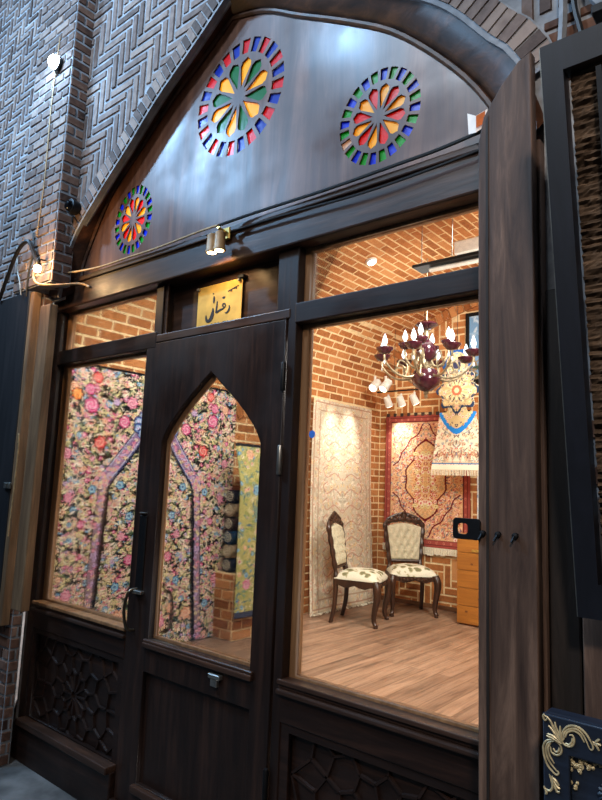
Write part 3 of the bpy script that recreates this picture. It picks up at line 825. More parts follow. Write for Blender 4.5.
# ------------------------------------------------------------------ blue carved panel bottom right
CB = thing('carved_panel_board', 'blue-black carved board with gilded scrolls standing at the lower right', 'carved board', (-.15, -.28, 0))
CX0, CX1, CZ1, CY = -.548, .25, 1.075, -.30
bm = BM(); box(bm, CX0, CX1, CY, CY + .05, 0, CZ1, .006, 2); obj('body', bm, BLUEP, CB)
bm = plate([(CX0 + .004, .05), (CX0 + .004, CZ1 - .004), (CX1 - .004, CZ1 - .004), (CX1 - .004, .05)], [[(CX0 + .058, .15), (CX0 + .058, CZ1 - .078), (CX1 - .058, CZ1 - .078), (CX1 - .058, .15)]], CY - .014, CY + .002, .004); obj('raised_border', bm, BLUEP, CB)
K1 = lambda x, y: (CX0 + (x - 10) / 8.42 * .0021, CZ1 - (y - 70 - .07 * (x - 10)) / 8.42 * .0023)
def gilt(bm, pts, w, y=-.016, taper=True):
    q = smooth_pts([(K1(*p)[0], CY + y, K1(*p)[1]) for p in pts], 4); n = len(q)
    tube(bm, q, [w * (.45 + .55 * math.sin(PI * min(1, .12 + .88 * i / n))) if taper else w for i in range(n)], 6)
S1 = [[(205, 265), (192, 235), (205, 190), (250, 142), (330, 130), (400, 165), (445, 220), (472, 272), (455, 298), (436, 282)],
      [(212, 255), (215, 205), (262, 162), (330, 152), (390, 195), (436, 282)], [(225, 235), (245, 190), (295, 170), (355, 190), (395, 246)],
      [(192, 245), (202, 288), (250, 305), (292, 288), (306, 245), (290, 208), (262, 212)], [(225, 285), (262, 288), (284, 262), (288, 232)]]
S2 = [[(112, 276), (55, 290), (20, 340), (25, 420), (60, 500), (130, 555), (158, 540), (148, 520)], [(118, 286), (66, 308), (42, 365), (60, 440), (100, 490), (150, 532)],
      [(88, 304), (64, 350), (76, 410), (118, 468)], [(86, 338), (96, 380), (140, 396), (180, 376), (188, 335), (165, 300), (130, 284)], [(112, 345), (135, 372), (160, 360), (166, 332)]]
LV = [[(195, 292), (150, 245), (100, 190), (70, 165)], [(195, 290), (140, 215), (85, 120), (30, 85)], [(196, 286), (165, 215), (140, 170), (130, 125)], [(192, 280), (180, 210), (178, 150)],
      [(188, 296), (120, 250), (60, 235)], [(188, 298), (110, 268), (48, 252)], [(60, 110), (40, 125), (28, 115), (20, 88), (34, 78)]]
L2 = [[(20, 672), (30, 692), (75, 700), (100, 660), (85, 600), (70, 565)], [(96, 668), (108, 620), (96, 575)], [(112, 640), (140, 690), (165, 690)], [(108, 610), (140, 650), (168, 666)], [(104, 590), (135, 610), (160, 640)], [(30, 700), (44, 722), (30, 735)]]
L3 = [[(470, 225), (500, 255), (522, 290)], [(478, 250), (505, 215), (530, 200)], [(480, 245), (510, 240), (540, 245)]]
bm = BM()
for g in S1: gilt(bm, g, .0026)
obj('gilded_scroll', bm, GOLDLINE, CB, smooth=True)
bm = BM()
for g in S2: gilt(bm, g, .0026)
obj('gilded_scroll', bm, GOLDLINE, CB, smooth=True)
for G in (LV, L2, L3):
    bm = BM()
    for g in G: gilt(bm, g, .0030)
    obj('gilded_leaf', bm, GOLDLINE, CB, smooth=True)
bm = BM(); random.seed(5)
for k in range(60):                               # lacy leaf corner of the sunk panel
    x, y = (random.uniform(240, 520), random.uniform(372, 470)) if k < 40 else (random.uniform(250, 360), random.uniform(460, 730))
    if k < 40 and (x - 240) * .32 + (y - 372) > 150: continue
    if k >= 40 and (y - 460) * .35 + (x - 250) > 110: continue
    r = random.uniform(10, 20); a = random.uniform(0, 6)
    gilt(bm, [(x + r * math.cos(a + q), y + r * math.sin(a + q)) for q in (0, 1.3, 2.6, 3.9)], .0021, -.003, False)
    c = K1(x, y); lathe(bm, [(.001, CY - .007), (.0032, CY - .005), (.004, CY)], (c[0], 0, c[1]), 6, 'y')
obj('gilded_corner', bm, GOLDLINE, CB)
bm = BM()
for k in range(7):
    a = math.radians(100 + k * 26); p = (600, 640)
    gilt(bm, [(p[0] + 20 * math.cos(a), p[1] - 20 * math.sin(a)), (p[0] + 70 * math.cos(a), p[1] - 60 * math.sin(a)), (p[0] + 110 * math.cos(a + .1), p[1] - 110 * math.sin(a + .1))], .006, -.004)
obj('carved_shell', bm, BLUEP, CB, smooth=True)
random.seed(11)

# ------------------------------------------------------------------ shop interior shell
ZF = .24
XL, XR, YB = -4.32, .0, 4.86
t = NT('plank_floor'); b = t.n('ShaderNodeBsdfPrincipled'); tc = t.n('ShaderNodeTexCoord')
mp = t.n('ShaderNodeMapping'); mp.inputs['Rotation'].default_value = (0, 0, PI / 2); t.l(tc.outputs['Object'], mp.inputs[0])
bt = t.n('ShaderNodeTexBrick'); bt.inputs['Scale'].default_value = 1.0; bt.inputs['Brick Width'].default_value = 1.2; bt.inputs['Row Height'].default_value = .12
bt.inputs['Mortar Size'].default_value = .003; bt.inputs['Color1'].default_value = L4((136, 108, 88)); bt.inputs['Color2'].default_value = L4((170, 138, 114)); bt.inputs['Mortar'].default_value = L4((100, 74, 54))
bt.inputs['Bias'].default_value = .1; bt.offset = .37
t.l(mp.outputs[0], bt.inputs['Vector'])
m2 = t.n('ShaderNodeMapping'); m2.inputs['Scale'].default_value = (26, 1.6, 1); t.l(tc.outputs['Object'], m2.inputs[0])
nz = t.n('ShaderNodeTexNoise'); nz.inputs['Scale'].default_value = 1; nz.inputs['Detail'].default_value = 8; nz.inputs['Distortion'].default_value = 1.2; t.l(m2.outputs[0], nz.inputs['Vector'])
mx = t.n('ShaderNodeMix', data_type='RGBA', blend_type='MULTIPLY'); mx.inputs[0].default_value = .8
t.l(bt.outputs['Color'], mx.inputs[6]); t.l(ramp(t, nz.outputs[0], [(.3, (120, 108, 104)), (.5, (214, 206, 198)), (.72, (255, 255, 255))]), mx.inputs[7])
t.l(mx.outputs[2], b.inputs['Base Color']); b.inputs['Roughness'].default_value = .36
bump_to(t, nz.outputs[0], b, .12, .003); t.l(b.outputs[0], t.out.inputs[0])
FLOORM = t.m
bm = BM(); box(bm, XL - .1, XR + .1, .08, YB + .1, .0, ZF); structure(obj('floor', bm, FLOORM))

# vault profile (half), s measured up the wall and over
HALF = [(XL, ZF), (XL, 1.4), (XL, 2.35), (XL + .01, 2.75), (XL + .08, 3.12), (-4.02, 3.47), (-3.63, 3.70), (-3.07, 3.90), (-2.55, 4.00), (-2.16, 4.04)]
hp = smooth_pts(HALF[2:], 8); prof = [HALF[0], HALF[1]] + hp
full = prof + [(-4.32 - x, z) for x, z in prof[::-1][1:]]
FQ = np.array(full); FS = np.r_[0, np.cumsum(np.hypot(*np.diff(FQ, axis=0).T))]
def vault(s, y, h=0.0):
    x, z = np.interp(s, FS, FQ[:, 0]), np.interp(s, FS, FQ[:, 1])
    e = .03; x1, z1 = np.interp(s + e, FS, FQ[:, 0]), np.interp(s + e, FS, FQ[:, 1]); x0, z0 = np.interp(s - e, FS, FQ[:, 0]), np.interp(s - e, FS, FQ[:, 1])
    tx, tz = x1 - x0, z1 - z0; L = math.hypot(tx, tz) + 1e-9
    return Vector((x + tz / L * h, y, z - tx / L * h))
SV = 2.6 - ZF                                          # spring of the vault along s
ST = FS[-1]
def shell(name, s0, s1):
    n = max(2, int((s1 - s0) / .15)); ss = np.linspace(s0, s1, n + 1)
    bm = grid_sheet(ss, np.linspace(.09, YB, 3), lambda s, y: vault(s, y))
    o = structure(obj(name, bm, MORT_IN)); md = o.modifiers.new('thickness', 'SOLIDIFY'); md.thickness = .08; md.offset = 1
    bm = brick_bm([(a, b, c, d) for b, a, d, c in running(.09, YB, s0, s1, .245, .084)], lambda u, v, h: vault(u, v, h), .013, .0035, .0015)
    obj(name.split('_')[0] + '_bricks', bm, BRICK_IN, o); return o
shell('wall_left', 0.0, SV); shell('ceiling', SV, ST - SV); shell('wall_right', ST - SV, ST)

# back wall: hazarbaf brickwork under the vault end
bm = BM(); bmesh.ops.contextual_create(bm, geom=[bm.verts.new((x, YB, z)) for x, z in full]); r = bmesh.ops.extrude_face_region(bm, geom=bm.faces[:])
bmesh.ops.translate(bm, verts=[v for v in r['geom'] if isinstance(v, bmesh.types.BMVert)], vec=(0, .1, 0)); bmesh.ops.recalc_face_normals(bm, faces=bm.faces)
WB = structure(obj('wall_back', bm, MORT_IN))
zs = lambda x: np.interp(x, [p[0] for p in sorted(full)], [p[1] for p in sorted(full)])
zt = {}
def vault_top(x):
    xs = np.array([p[0] for p in full[2:-2]]); zz = np.array([p[1] for p in full[2:-2]]); return np.interp(x, xs, zz)
def backkeep(u, v): return v < vault_top(u) - .13 or v < 2.5
fb = lambda u, v, h: Vector((u, YB - h, v))
rects = [r for r in herring(-4.08, XR, ZF, 4.2, .085, 3) if vault_top((r[0] + r[2]) / 2) - .09 > (r[1] + r[3]) / 2]
obj('hazarbaf_bricks', brick_bm(rects, fb, .016, .0035, .001), BRICK_IN, WB)
rects = [r for r in running(XL, -4.08, ZF, 3.2, .22, .084) if vault_top((r[0] + r[2]) / 2) - .02 > r[3]]
obj('corner_bricks', brick_bm(rects, fb, .013, .0035, .001), BRICK_IN, WB)
bm = BM(); lay = bm.faces.layers.float.new('tone')       # arch ring on the back wall
ss = np.arange(SV + .35, ST - SV - .35, .095)
for s in ss:
    q = [vault(s + .008, YB, .0), vault(s + .087, YB, .0), vault(s + .087, YB, .125), vault(s + .008, YB, .125)]
    lo = [bm.verts.new(p) for p in q]; hi = [bm.verts.new(p + Vector((0, -.02, 0))) for p in q]
    tn = random.random()
    for f in [bm.faces.new(hi)] + [bm.faces.new((lo[k], lo[(k + 1) % 4], hi[(k + 1) % 4], hi[k])) for k in range(4)]: f[lay] = tn
bmesh.ops.recalc_face_normals(bm, faces=bm.faces)
obj('vault_ring', bm, BRICK_IN, WB)
# skirting at the back wall
bm = BM(); box(bm, XL + .02, XR, YB - .02, YB, ZF, ZF + .05, .003); structure(obj('baseboard_back', bm, wood('brown_skirting', (90, 58, 36), (130, 88, 56), .5, 'x', 5, .1)))
# niche surround and ledge on the left wall
bm = BM(); lay = bm.faces.layers.float.new('tone')
for k in range(15):
    a0, a1 = PI * (k + .08) / 15, PI * (k + .92) / 15
    q = [(2.45 + r * math.cos(a), 1.90 + r * 1.05 * math.sin(a)) for r, a in ((.34, a0), (.34, a1), (.46, a1), (.46, a0))]
    lo = [bm.verts.new((XL - .01, y, z)) for y, z in q]; hi = [bm.verts.new((XL + .03, y, z)) for y, z in q]; tn = random.random()
    for f in [bm.faces.new(hi)] + [bm.faces.new((lo[i], lo[(i + 1) % 4], hi[(i + 1) % 4], hi[i])) for i in range(4)]: f[lay] = tn
bmesh.ops.recalc_face_normals(bm, faces=bm.faces)
obj('niche_arch', bm, BRICK_IN, bpy.data.objects['wall_left'])
bm = BM(); box(bm, XL, -3.98, 2.02, 2.80, ZF, .80)
LG = structure(obj('trim_3', bm, MORT_IN))
obj('ledge_bricks', brick_bm(running(2.02, 2.80, ZF, .80, .245, .084), lambda u, v, h: Vector((-3.98 + h, u, v)), .013, .006, .001), BRICK_IN, LG)
obj('ledge_end_bricks', brick_bm(running(XL, -3.98, ZF, .80, .2, .084), lambda u, v, h: Vector((u, 2.02 - h, v)), .013, .006, .001), BRICK_IN, LG)
# rolled rugs lying on the ledge
RC = [(40, 44, 60), (170, 150, 120), (30, 60, 90), (60, 44, 40), (150, 130, 104), (36, 34, 44)]
RL = ['dark navy rolled rug at the bottom of the pile on the brick ledge', 'beige rolled rug second from the bottom on the brick ledge', 'blue rolled rug third from the bottom on the brick ledge',
      'brown rolled rug third from the top on the brick ledge', 'tan rolled rug second from the top on the brick ledge', 'blackish rolled rug topmost on the brick ledge']
for k in range(6):
    z = .80 + .062 + k * .122
    r = thing('rolled_rug', RL[k], 'rug', (-4.13, 2.4, z - .062), 0, 'rolled rugs on the brick ledge')
    bm = BM(); lathe(bm, [(.045, 2.06), (.06, 2.062), (.0615, 2.10), (.0615, 2.72), (.06, 2.74), (.045, 2.742)], (-4.13, 0, z), 18, 'y'); obj('roll', bm, plain('rolled_pile_%s' % 'abcdef'[k], RC[k], .95, 0, .25, 24, .3, .1), r, smooth=True)
    pts = [(-4.13 + (.006 + .0016 * i) * math.cos(i * .55), 2.058, z + (.006 + .0016 * i) * math.sin(i * .55)) for i in range(30)]
    bm = BM(); tube(bm, pts, .003, 5); obj('spiral_edge', bm, FRINGE, r)

# ------------------------------------------------------------------ carpets
def scatter(c, n, x0, x1, y0, y1, rmin, rmax, pals, pet=(5, 9)):
    for _ in range(n):
        x, y = random.uniform(x0, x1), random.uniform(y0, y1); r = random.uniform(rmin, rmax)
        p = random.choice(pals); c.flower(x, y, r, random.randint(*pet), p, random.random() * 6)
def leaves(c, n, x0, x1, y0, y1, l, cols):
    for _ in range(n):
        c.ell(random.uniform(x0, x1), random.uniform(y0, y1), l * random.uniform(.6, 1.3), l * random.uniform(.18, .34), random.uniform(0, PI), random.choice(cols))
PINK = [(226, 120, 158), (248, 196, 208), (176, 40, 90)]; MAG = [(176, 40, 96), (232, 110, 160), (250, 210, 220)]
CRM = [(240, 228, 208), (226, 164, 146), (190, 60, 76)]; YEL = [(216, 200, 132), (244, 236, 200), (176, 116, 60)]
BLU = [(84, 150, 196), (178, 216, 232), (40, 80, 140)]; RED = [(190, 34, 44), (236, 100, 100), (250, 200, 180)]
LIL = [(186, 150, 200), (228, 204, 230), (110, 76, 150)]; PCH = [(238, 170, 134), (250, 220, 190), (200, 90, 70)]
LEAFC = [(130, 142, 96), (172, 172, 124), (86, 112, 80), (222, 214, 170), (70, 96, 88)]

# 1: tree-of-life carpet on the left wall (u along Y, v up)
cl = Cloth(1.84, 2.22, 190, (20, 14, 16)); W2 = .92; cl.outline = (22, 14, 18)
leaves(cl, 1500, 0, W2, 0, 2.22, .030, LEAFC + [(236, 222, 178), (222, 206, 150)])
scatter(cl, 760, 0, W2, 0, 1.45, .010, .026, [PINK, CRM, YEL, CRM, PCH, LIL, YEL, MAG, BLU, CRM, YEL])
scatter(cl, 250, 0, W2, 1.3, 2.22, .014, .034, [PINK, CRM, YEL, PCH, CRM, BLU, MAG, CRM])
leaves(cl, 900, 0, W2, 0, 2.22, .024, [(250, 242, 210), (236, 224, 160), (14, 10, 12), (14, 10, 12), (246, 232, 214), (230, 190, 180)])
scatter(cl, 2000, 0, W2, 0, 2.22, .005, .012, [CRM, CRM, PINK, PCH, YEL, PINK, BLU, PCH, CRM, [(250, 240, 214), (230, 180, 170), (150, 60, 70)]])
for x, y, r, p in ((.30, 1.90, .068, MAG), (.66, 1.96, .052, PINK), (.60, 1.80, .055, MAG), (.14, 2.02, .045, PCH), (.40, 1.62, .055, RED), (.12, 1.52, .045, PINK), (.34, 2.12, .048, RED), (.28, 2.02, .05, MAG),
                   (.80, 2.06, .045, PCH), (.52, 1.95, .03, LIL), (.16, 1.2, .04, PINK), (.28, 1.0, .035, MAG), (.64, .90, .035, PINK), (.72, .72, .045, MAG), (.2, .5, .045, PINK), (.66, .30, .045, PCH), (.76, .20, .045, PINK)):
    cl.rose(x, y, r, p)
for x, y in ((.86, 1.98), (.60, 1.30), (.36, 1.26), (.70, 1.06), (.3, .3), (.62, .52)): cl.flower(x, y, .036, 5, BLU, x * 9)
trunk = smooth_pts([(.36, .02), (.39, .36), (.41, .7), (.43, 1.0), (.445, 1.22), (.46, 1.33), (.55, 1.45), (.65, 1.58), (.78, 1.76)], 8)
cl.stroke([(x + .05, y - .02) for x, y in trunk], .035, (16, 12, 18)); KN = int(len(trunk) * .62)
cl.stroke(trunk[:KN], .074, (24, 26, 52)); cl.stroke(trunk[:KN], .056, (150, 124, 140))
cl.stroke(trunk[KN - 1:], .104, (30, 44, 112)); cl.stroke(trunk[KN - 1:], .082, (206, 210, 232)); cl.stroke(trunk[KN - 1:], .068, (140, 108, 150))
for k in range(9): cl.flower(trunk[KN][0] - .02 + .05 * math.cos(k * .7), trunk[KN][1] + .05 * math.sin(k * .7), .02, 5, random.choice([CRM, PCH, PINK]))
for i in range(0, len(trunk), 1):
    x, y = trunk[i]
    for _ in range(3): cl.flower(x + random.uniform(-.026, .026), y + random.uniform(-.02, .02), random.uniform(.009, .018), 5, random.choice([LIL, PINK, CRM, LIL, CRM, PINK, YEL]))
for k in range(9): cl.flower(.81 + .085 * math.cos(k * .7), 1.79 + .08 * math.sin(k * .7), .046, 5, [(48, 74, 150), (176, 204, 232), (214, 190, 226)], k)
cl.mirror()
for x, y, r, p in ((.17, 1.97, .048, [(224, 92, 30), (244, 160, 80), (250, 210, 140)]), (1.34, .24, .055, PCH)): cl.rose(x, y, r, p)
cl.rect(0, 1.84, 2.195, 2.24, (16, 14, 18))
RX = -4.25
rug('floral_carpet', cl, lambda u, v: Vector((RX + .012 * math.sin(u * 9 + v * .6) * (1 - .4 * v / 2.24) + .03 * (1 - v / 2.24), .36 + u, ZF + .005 + v)), RUG)
tag(bpy.data.objects['floral_carpet'], 'black-ground floral carpet with two mirrored tree trunks seen through left window and door', 'carpet')

# 2: yellow-green carpet hanging over the ledge
cl = Cloth(.74, 1.52, 130, (186, 178, 110))
leaves(cl, 700, 0, .74, 0, 1.52, .03, [(120, 150, 130), (150, 160, 90), (208, 190, 120), (96, 124, 130), (222, 206, 150)])
scatter(cl, 260, 0, .74, 0, 1.52, .012, .026, [YEL, CRM, BLU, PCH, [(120, 150, 140), (190, 200, 160), (80, 100, 100)]])
for x, y, r, p in ((.16, 1.42, .05, PCH), (.55, 1.36, .05, CRM), (.2, 1.1, .055, BLU), (.22, .9, .05, [(90, 130, 130), (180, 200, 180), (60, 90, 96)]), (.12, .28, .05, PINK), (.5, .5, .06, YEL)): cl.rose(x, y, r, p)
cl.rect(0, .74, 0, .05, (70, 72, 92)); cl.rect(0, .74, 1.49, 1.52, (40, 40, 44))
rug('wall_carpet', cl, lambda u, v: Vector((-3.93 + .012 * math.sin(u * 12) - max(0, v - 1.15) * .25, 1.99 + u, .44 + v)), RUG)
tag(bpy.data.objects['wall_carpet'], 'yellow-green floral carpet hanging over the brick ledge, seen through the door glass', 'carpet')

# 3: long cream runner on the left wall
LR = thing('runner_carpet', 'long cream carpet with fine pink scrolls hanging behind the side-on chair', 'carpet', (-4.2, 3.95, ZF))
cl = Cloth(1.18, 2.30, 130, (206, 194, 170))
scatter(cl, 620, 0, .59, 0, 2.3, .012, .03, [[(214, 176, 150), (232, 216, 190), (190, 120, 104)], [(236, 226, 204), (206, 160, 140), (232, 214, 190)], [(196, 190, 170), (230, 218, 196), (160, 150, 130)], [(222, 190, 140), (238, 222, 190), (180, 140, 90)]])
leaves(cl, 420, 0, .59, 0, 2.3, .03, [(204, 186, 156), (190, 160, 140), (176, 168, 150), (236, 224, 200)])
for k in range(12):
    y = .15 + k * .18; a = smooth_pts([(.56, y), (.44, y + .07), (.30, y + .02), (.22, y + .10), (.30, y + .15)], 6); cl.stroke(a, .012, (196, 148, 130)); cl.stroke(a, .004, (140, 116, 96))
cl.mirror()
for k, c in ((0, (214, 200, 172)), (.03, (176, 140, 116)), (.042, (230, 216, 190)), (.12, (178, 150, 126)), (.132, (222, 208, 180))):
    M_ = (np.minimum(np.minimum(cl.X, 1.18 - cl.X), np.minimum(cl.Y, 2.3 - cl.Y)))
    if k in (.03, .12): cl.put((slice(None), slice(None)), (M_ > k) & (M_ < k + .012), c)
flong = lambda u, v: Vector((-4.265 + .10 * (1 - v / 2.3) ** 2 + .014 * math.sin(u * 8 + 1) * (1 - .5 * v / 2.3), 3.40 + u - .07 * (1 - v / 2.3) * (1 - u / 1.18), ZF + .03 + v))
rug('pile', cl, flong, RUG, LR)
bm = BM()
for i in range(70):
    p = flong(i / 69 * 1.18, 0); tube(bm, [p, p + Vector((.02 + random.uniform(-.01, .02), random.uniform(-.01, .01), -.02))], .004, 4)
obj('fringe', bm, FRINGE, LR)

# 4: red medallion carpet on the back wall
RR = thing('wall_carpet', 'red bordered medallion carpet hung on the back wall behind the chairs', 'carpet', (-3.7, YB - .02, .93))
RW, RH = 1.14, 1.58
cl = Cloth(RW, RH, 130, (216, 170, 128))
scatter(cl, 480, .1, RW / 2, .1, RH / 2, .010, .024, [CRM, PCH, [(206, 120, 96), (240, 200, 160), (150, 50, 46)], [(110, 120, 140), (214, 190, 160), (70, 70, 96)], [(226, 190, 130), (190, 110, 90), (244, 220, 180)]])
leaves(cl, 300, .1, RW / 2, .1, RH / 2, .022, [(190, 110, 90), (150, 140, 120), (230, 190, 150), (96, 100, 120), (176, 76, 66)])
cxm, cym = RW / 2, RH / 2
dx, dy = np.abs(cl.X - cxm) / .30, np.abs(cl.Y - cym) / .55
med = (dx ** 1.3 + dy ** 1.1 + .09 * np.cos(dy * 14)) 
W_ = (slice(None), slice(None))
cl.put(W_, (med < 1.0) & (med > .90), (108, 26, 30))
sel = (med < .9); c0 = cl.a[sel]; cl.a[sel] = c0 * .45 + lin((232, 190, 126)) * .55
cor = ((cl.X - .1) / .42) ** 1.2 * 1.0
for sgn in (0,):
    arcp = smooth_pts([(.12, .62), (.2, .56), (.24, .46), (.30, .40), (.36, .30), (.46, .24), (.52, .12)], 6)
    cl.stroke(arcp, .018, (112, 28, 32)); cl.stroke([(x - .02, y - .02) for x, y in arcp], .006, (226, 180, 130))
scatter(cl, 60, .42, RW / 2, .45, RH / 2, .014, .03, [[(190, 70, 60), (244, 214, 160), (120, 40, 40)], CRM, YEL])
cl.mirror(); cl.mirror_y()
M_ = np.minimum(np.minimum(cl.X, RW - cl.X), np.minimum(cl.Y, RH - cl.Y))
cl.put(W_, M_ < .085, (158, 76, 66)); cl.put(W_, (M_ > .03) & (M_ < .036), (90, 26, 30)); cl.put(W_, (M_ > .078) & (M_ < .09), (100, 30, 34))
for k in range(60):
    t_ = k / 60 * 2 * (RW + RH)
    p = (t_, .057) if t_ < RW else (RW - .057, t_ - RW) if t_ < RW + RH else (2 * RW + RH - t_, RH - .057) if t_ < 2 * RW + RH else (.057, 2 * (RW + RH) - t_)
    cl.flower(p[0], p[1], .014, 5, [(206, 130, 110), (120, 50, 50)])
fred = lambda u, v: Vector((-4.205 + u, YB - .035, .935 + v))
rug('pile', cl, fred, RUG, RR)
bm = BM()
for i in range(40):
    p = fred(i / 39 * RW, 0); box(bm, p.x - .012, p.x + .012, p.y - .006, p.y + .006, p.z - .085 + random.uniform(-.012, .012), p.z, 0)
obj('fringe', bm, FRINGE, RR)
CLIP = plain('dark_clip', (50, 34, 28), .6)
for i in range(12):
    bm = BM(); p = fred(.03 + i / 11 * (RW - .06), RH); box(bm, p.x - .02, p.x + .02, p.y - .008, p.y + .012, p.z - .015, p.z + .03, .004); obj('hanging_clip', bm, CLIP, RR)

# 5: cut-out medallion rug hanging in front of it
MR = thing('medallion_rug', 'cream prayer-shaped rug with bright blue medallion hanging in front of the red carpet', 'rug', (-3.03, 4.4, 1.8))
MW, MH = .70, 1.34
cl = Cloth(MW, MH, 150, (232, 222, 196)); mc = MW / 2
scatter(cl, 150, 0, mc, .05, .62, .010, .024, [CRM, PCH, [(204, 190, 160), (150, 80, 70), (230, 210, 180)], [(120, 150, 170), (220, 210, 190), (90, 90, 120)]])
for k in range(5): cl.rose(.12 + .05 * k, .16 + .02 * (k % 2), .03, [(176, 84, 74), (226, 190, 150), (120, 50, 50)])
leaves(cl, 160, 0, mc, .09, .66, .022, [(214, 200, 160), (190, 150, 120), (150, 160, 150), (120, 96, 90)])
cl.mirror()
W_ = (slice(None), slice(None))
ang = np.arctan2(cl.Y - .60, cl.X - mc); rad = np.hypot((cl.X - mc) / 1.05, cl.Y - .60)
vv = (np.abs(cl.X - mc) / .235) ** 1.5 + ((.66 - cl.Y) / .27) ** 1.3; vv = np.nan_to_num(vv, nan=0.0); cl.put(W_, (vv < 1.0) & (cl.Y < .66), (40, 130, 214)); cl.put(W_, (vv < .70) & (cl.Y < .68), (216, 190, 140))
R0 = np.hypot(cl.X - mc, cl.Y - .88); th = np.arctan2(cl.Y - .88, cl.X - mc)
lobe = .235 + .03 * np.cos(8 * th)
top = (R0 < lobe) | (np.hypot(cl.X - mc, (cl.Y - 1.17) * .9) < .17 + .02 * np.cos(6 * np.arctan2(cl.Y - 1.17, cl.X - mc))) | (np.hypot(cl.X - mc, cl.Y - .62) < .12)
body = (cl.Y < .64) & (np.abs(cl.X - mc) < .315 - .10 * cl.Y / .64)
cl.mask = top | body
cl.put(W_, (R0 < lobe), (44, 60, 92)); cl.put(W_, R0 < lobe * .86, (214, 184, 134)); cl.put(W_, (R0 < .15) & (np.cos(12 * th) > 0), (232, 214, 170)); cl.put(W_, R0 < .06, (200, 110, 80)); cl.put(W_, R0 < .03, (236, 214, 170))
T1 = np.hypot(cl.X - mc, (cl.Y - 1.17) * .9); th1 = np.arctan2(cl.Y - 1.17, cl.X - mc)
cl.put(W_, (T1 < .20) & (cl.Y > 1.08), (40, 92, 160)); cl.put(W_, (T1 < .13) & (cl.Y > 1.06), (222, 200, 150)); cl.put(W_, T1 < .05, (60, 60, 90))
NAVY = [(40, 46, 78), (206, 190, 150), (120, 70, 60)]
for k in range(150):
    a = random.uniform(0, 2 * PI); r = .235 * math.sqrt(random.random()); x, y = mc + r * math.cos(a), .88 + r * math.sin(a)
    if r > .09: cl.flower(x, y, random.uniform(.010, .020), 5, random.choice([CRM, YEL, NAVY, [(120, 110, 80), (230, 214, 170), (170, 110, 70)], PCH]))
for k in range(40): cl.ell(mc + (.10 + .12 * (k % 2)) * math.cos(k * .157 * 2), .88 + (.10 + .12 * (k % 2)) * math.sin(k * .157 * 2), .02, .006, k * .314, (46, 50, 70))
for k in range(60):
    a = random.uniform(0, 2 * PI); r = .16 * math.sqrt(random.random()); cl.flower(mc + r * math.cos(a), 1.17 + r * math.sin(a), random.uniform(.010, .018), 5, random.choice([CRM, BLU, NAVY, YEL, NAVY]))
for k in range(70):
    x, y = mc + random.uniform(-.17, .17), random.uniform(.42, .66)
    if (abs(x - mc) / .235) ** 1.5 + max(0, (.66 - y) / .27) ** 1.3 < .72: cl.flower(x, y, random.uniform(.010, .018), 5, random.choice([NAVY, YEL, CRM, NAVY]))
cl.a[:, cl.nx - cl.nx // 2:] = cl.a[:, :cl.nx // 2][:, ::-1]
cl.put(W_, (cl.Y < .055), (238, 230, 208)); cl.put(W_, (cl.Y > .06) & (cl.Y < .075), (50, 110, 170)); cl.put(W_, (cl.Y > .083) & (cl.Y < .09), (180, 150, 110))
fmed = lambda u, v: Vector((-3.03 - mc + u, 4.40 + .01 * math.sin(u * 14), 1.83 + v))
rug('pile', cl, fmed, RUG, MR)
bm = BM()
for i in range(34):
    p = fmed(mc - .31 + i / 33 * .62, 0); tube(bm, [p, p + Vector((random.uniform(-.006, .006), 0, -.06))], .006, 4)
obj('fringe', bm, FRINGE, MR)
bm = BM(); tube(bm, [(-3.03, 4.405, 3.08), (-3.03, 4.405, 4.04)], .003, 5); box(bm, -3.12, -2.94, 4.41, 4.425, 3.02, 3.09, .004); obj('hanging_wire', bm, IRON, MR)

# 6: things on the back wall at right
PB = thing('framed_picture', 'tall framed picture with blue sky ground high on the back wall', 'picture', (-2.95, YB - .03, 2.88))
bm = plate([(-3.12, 2.86), (-3.12, 3.70), (-2.62, 3.70), (-2.62, 2.86)], [[(-3.085, 2.895), (-3.085, 3.665), (-2.655, 3.665), (-2.655, 2.895)]], YB - .05, YB - .012, .004); obj('frame', bm, IRON, PB)
cl = Cloth(.44, .78, 90, (120, 160, 200)); leaves(cl, 60, 0, .44, 0, .25, .05, [(60, 80, 70), (150, 130, 100)]); leaves(cl, 26, 0, .44, .3, .8, .07, [(190, 208, 226), (150, 184, 214)])
rug('canvas', cl, lambda u, v: Vector((-3.09 + u, YB - .03, 2.89 + v)), RUG, PB, .006)
BH = thing('wall_hanging', 'pale blue and white woven strip hanging right of the red carpet', 'wall hanging', (-2.86, YB - .03, 1.25))
cl = Cloth(.30, 1.1, 110, (214, 220, 226)); leaves(cl, 90, 0, .3, 0, 1.1, .03, [(130, 160, 196), (236, 236, 230), (90, 120, 170), (180, 200, 220)]); cl.rect(.03, .2, .30, .36, (40, 76, 140))
rug('weave', cl, lambda u, v: Vector((-2.985 + u, YB - .03, 1.20 + v)), RUG, BH)
bm = BM(); box(bm, -3.0, -2.67, YB - .04, YB - .012, 2.29, 2.315, .003); obj('hanging_rod', bm, IRON, BH)

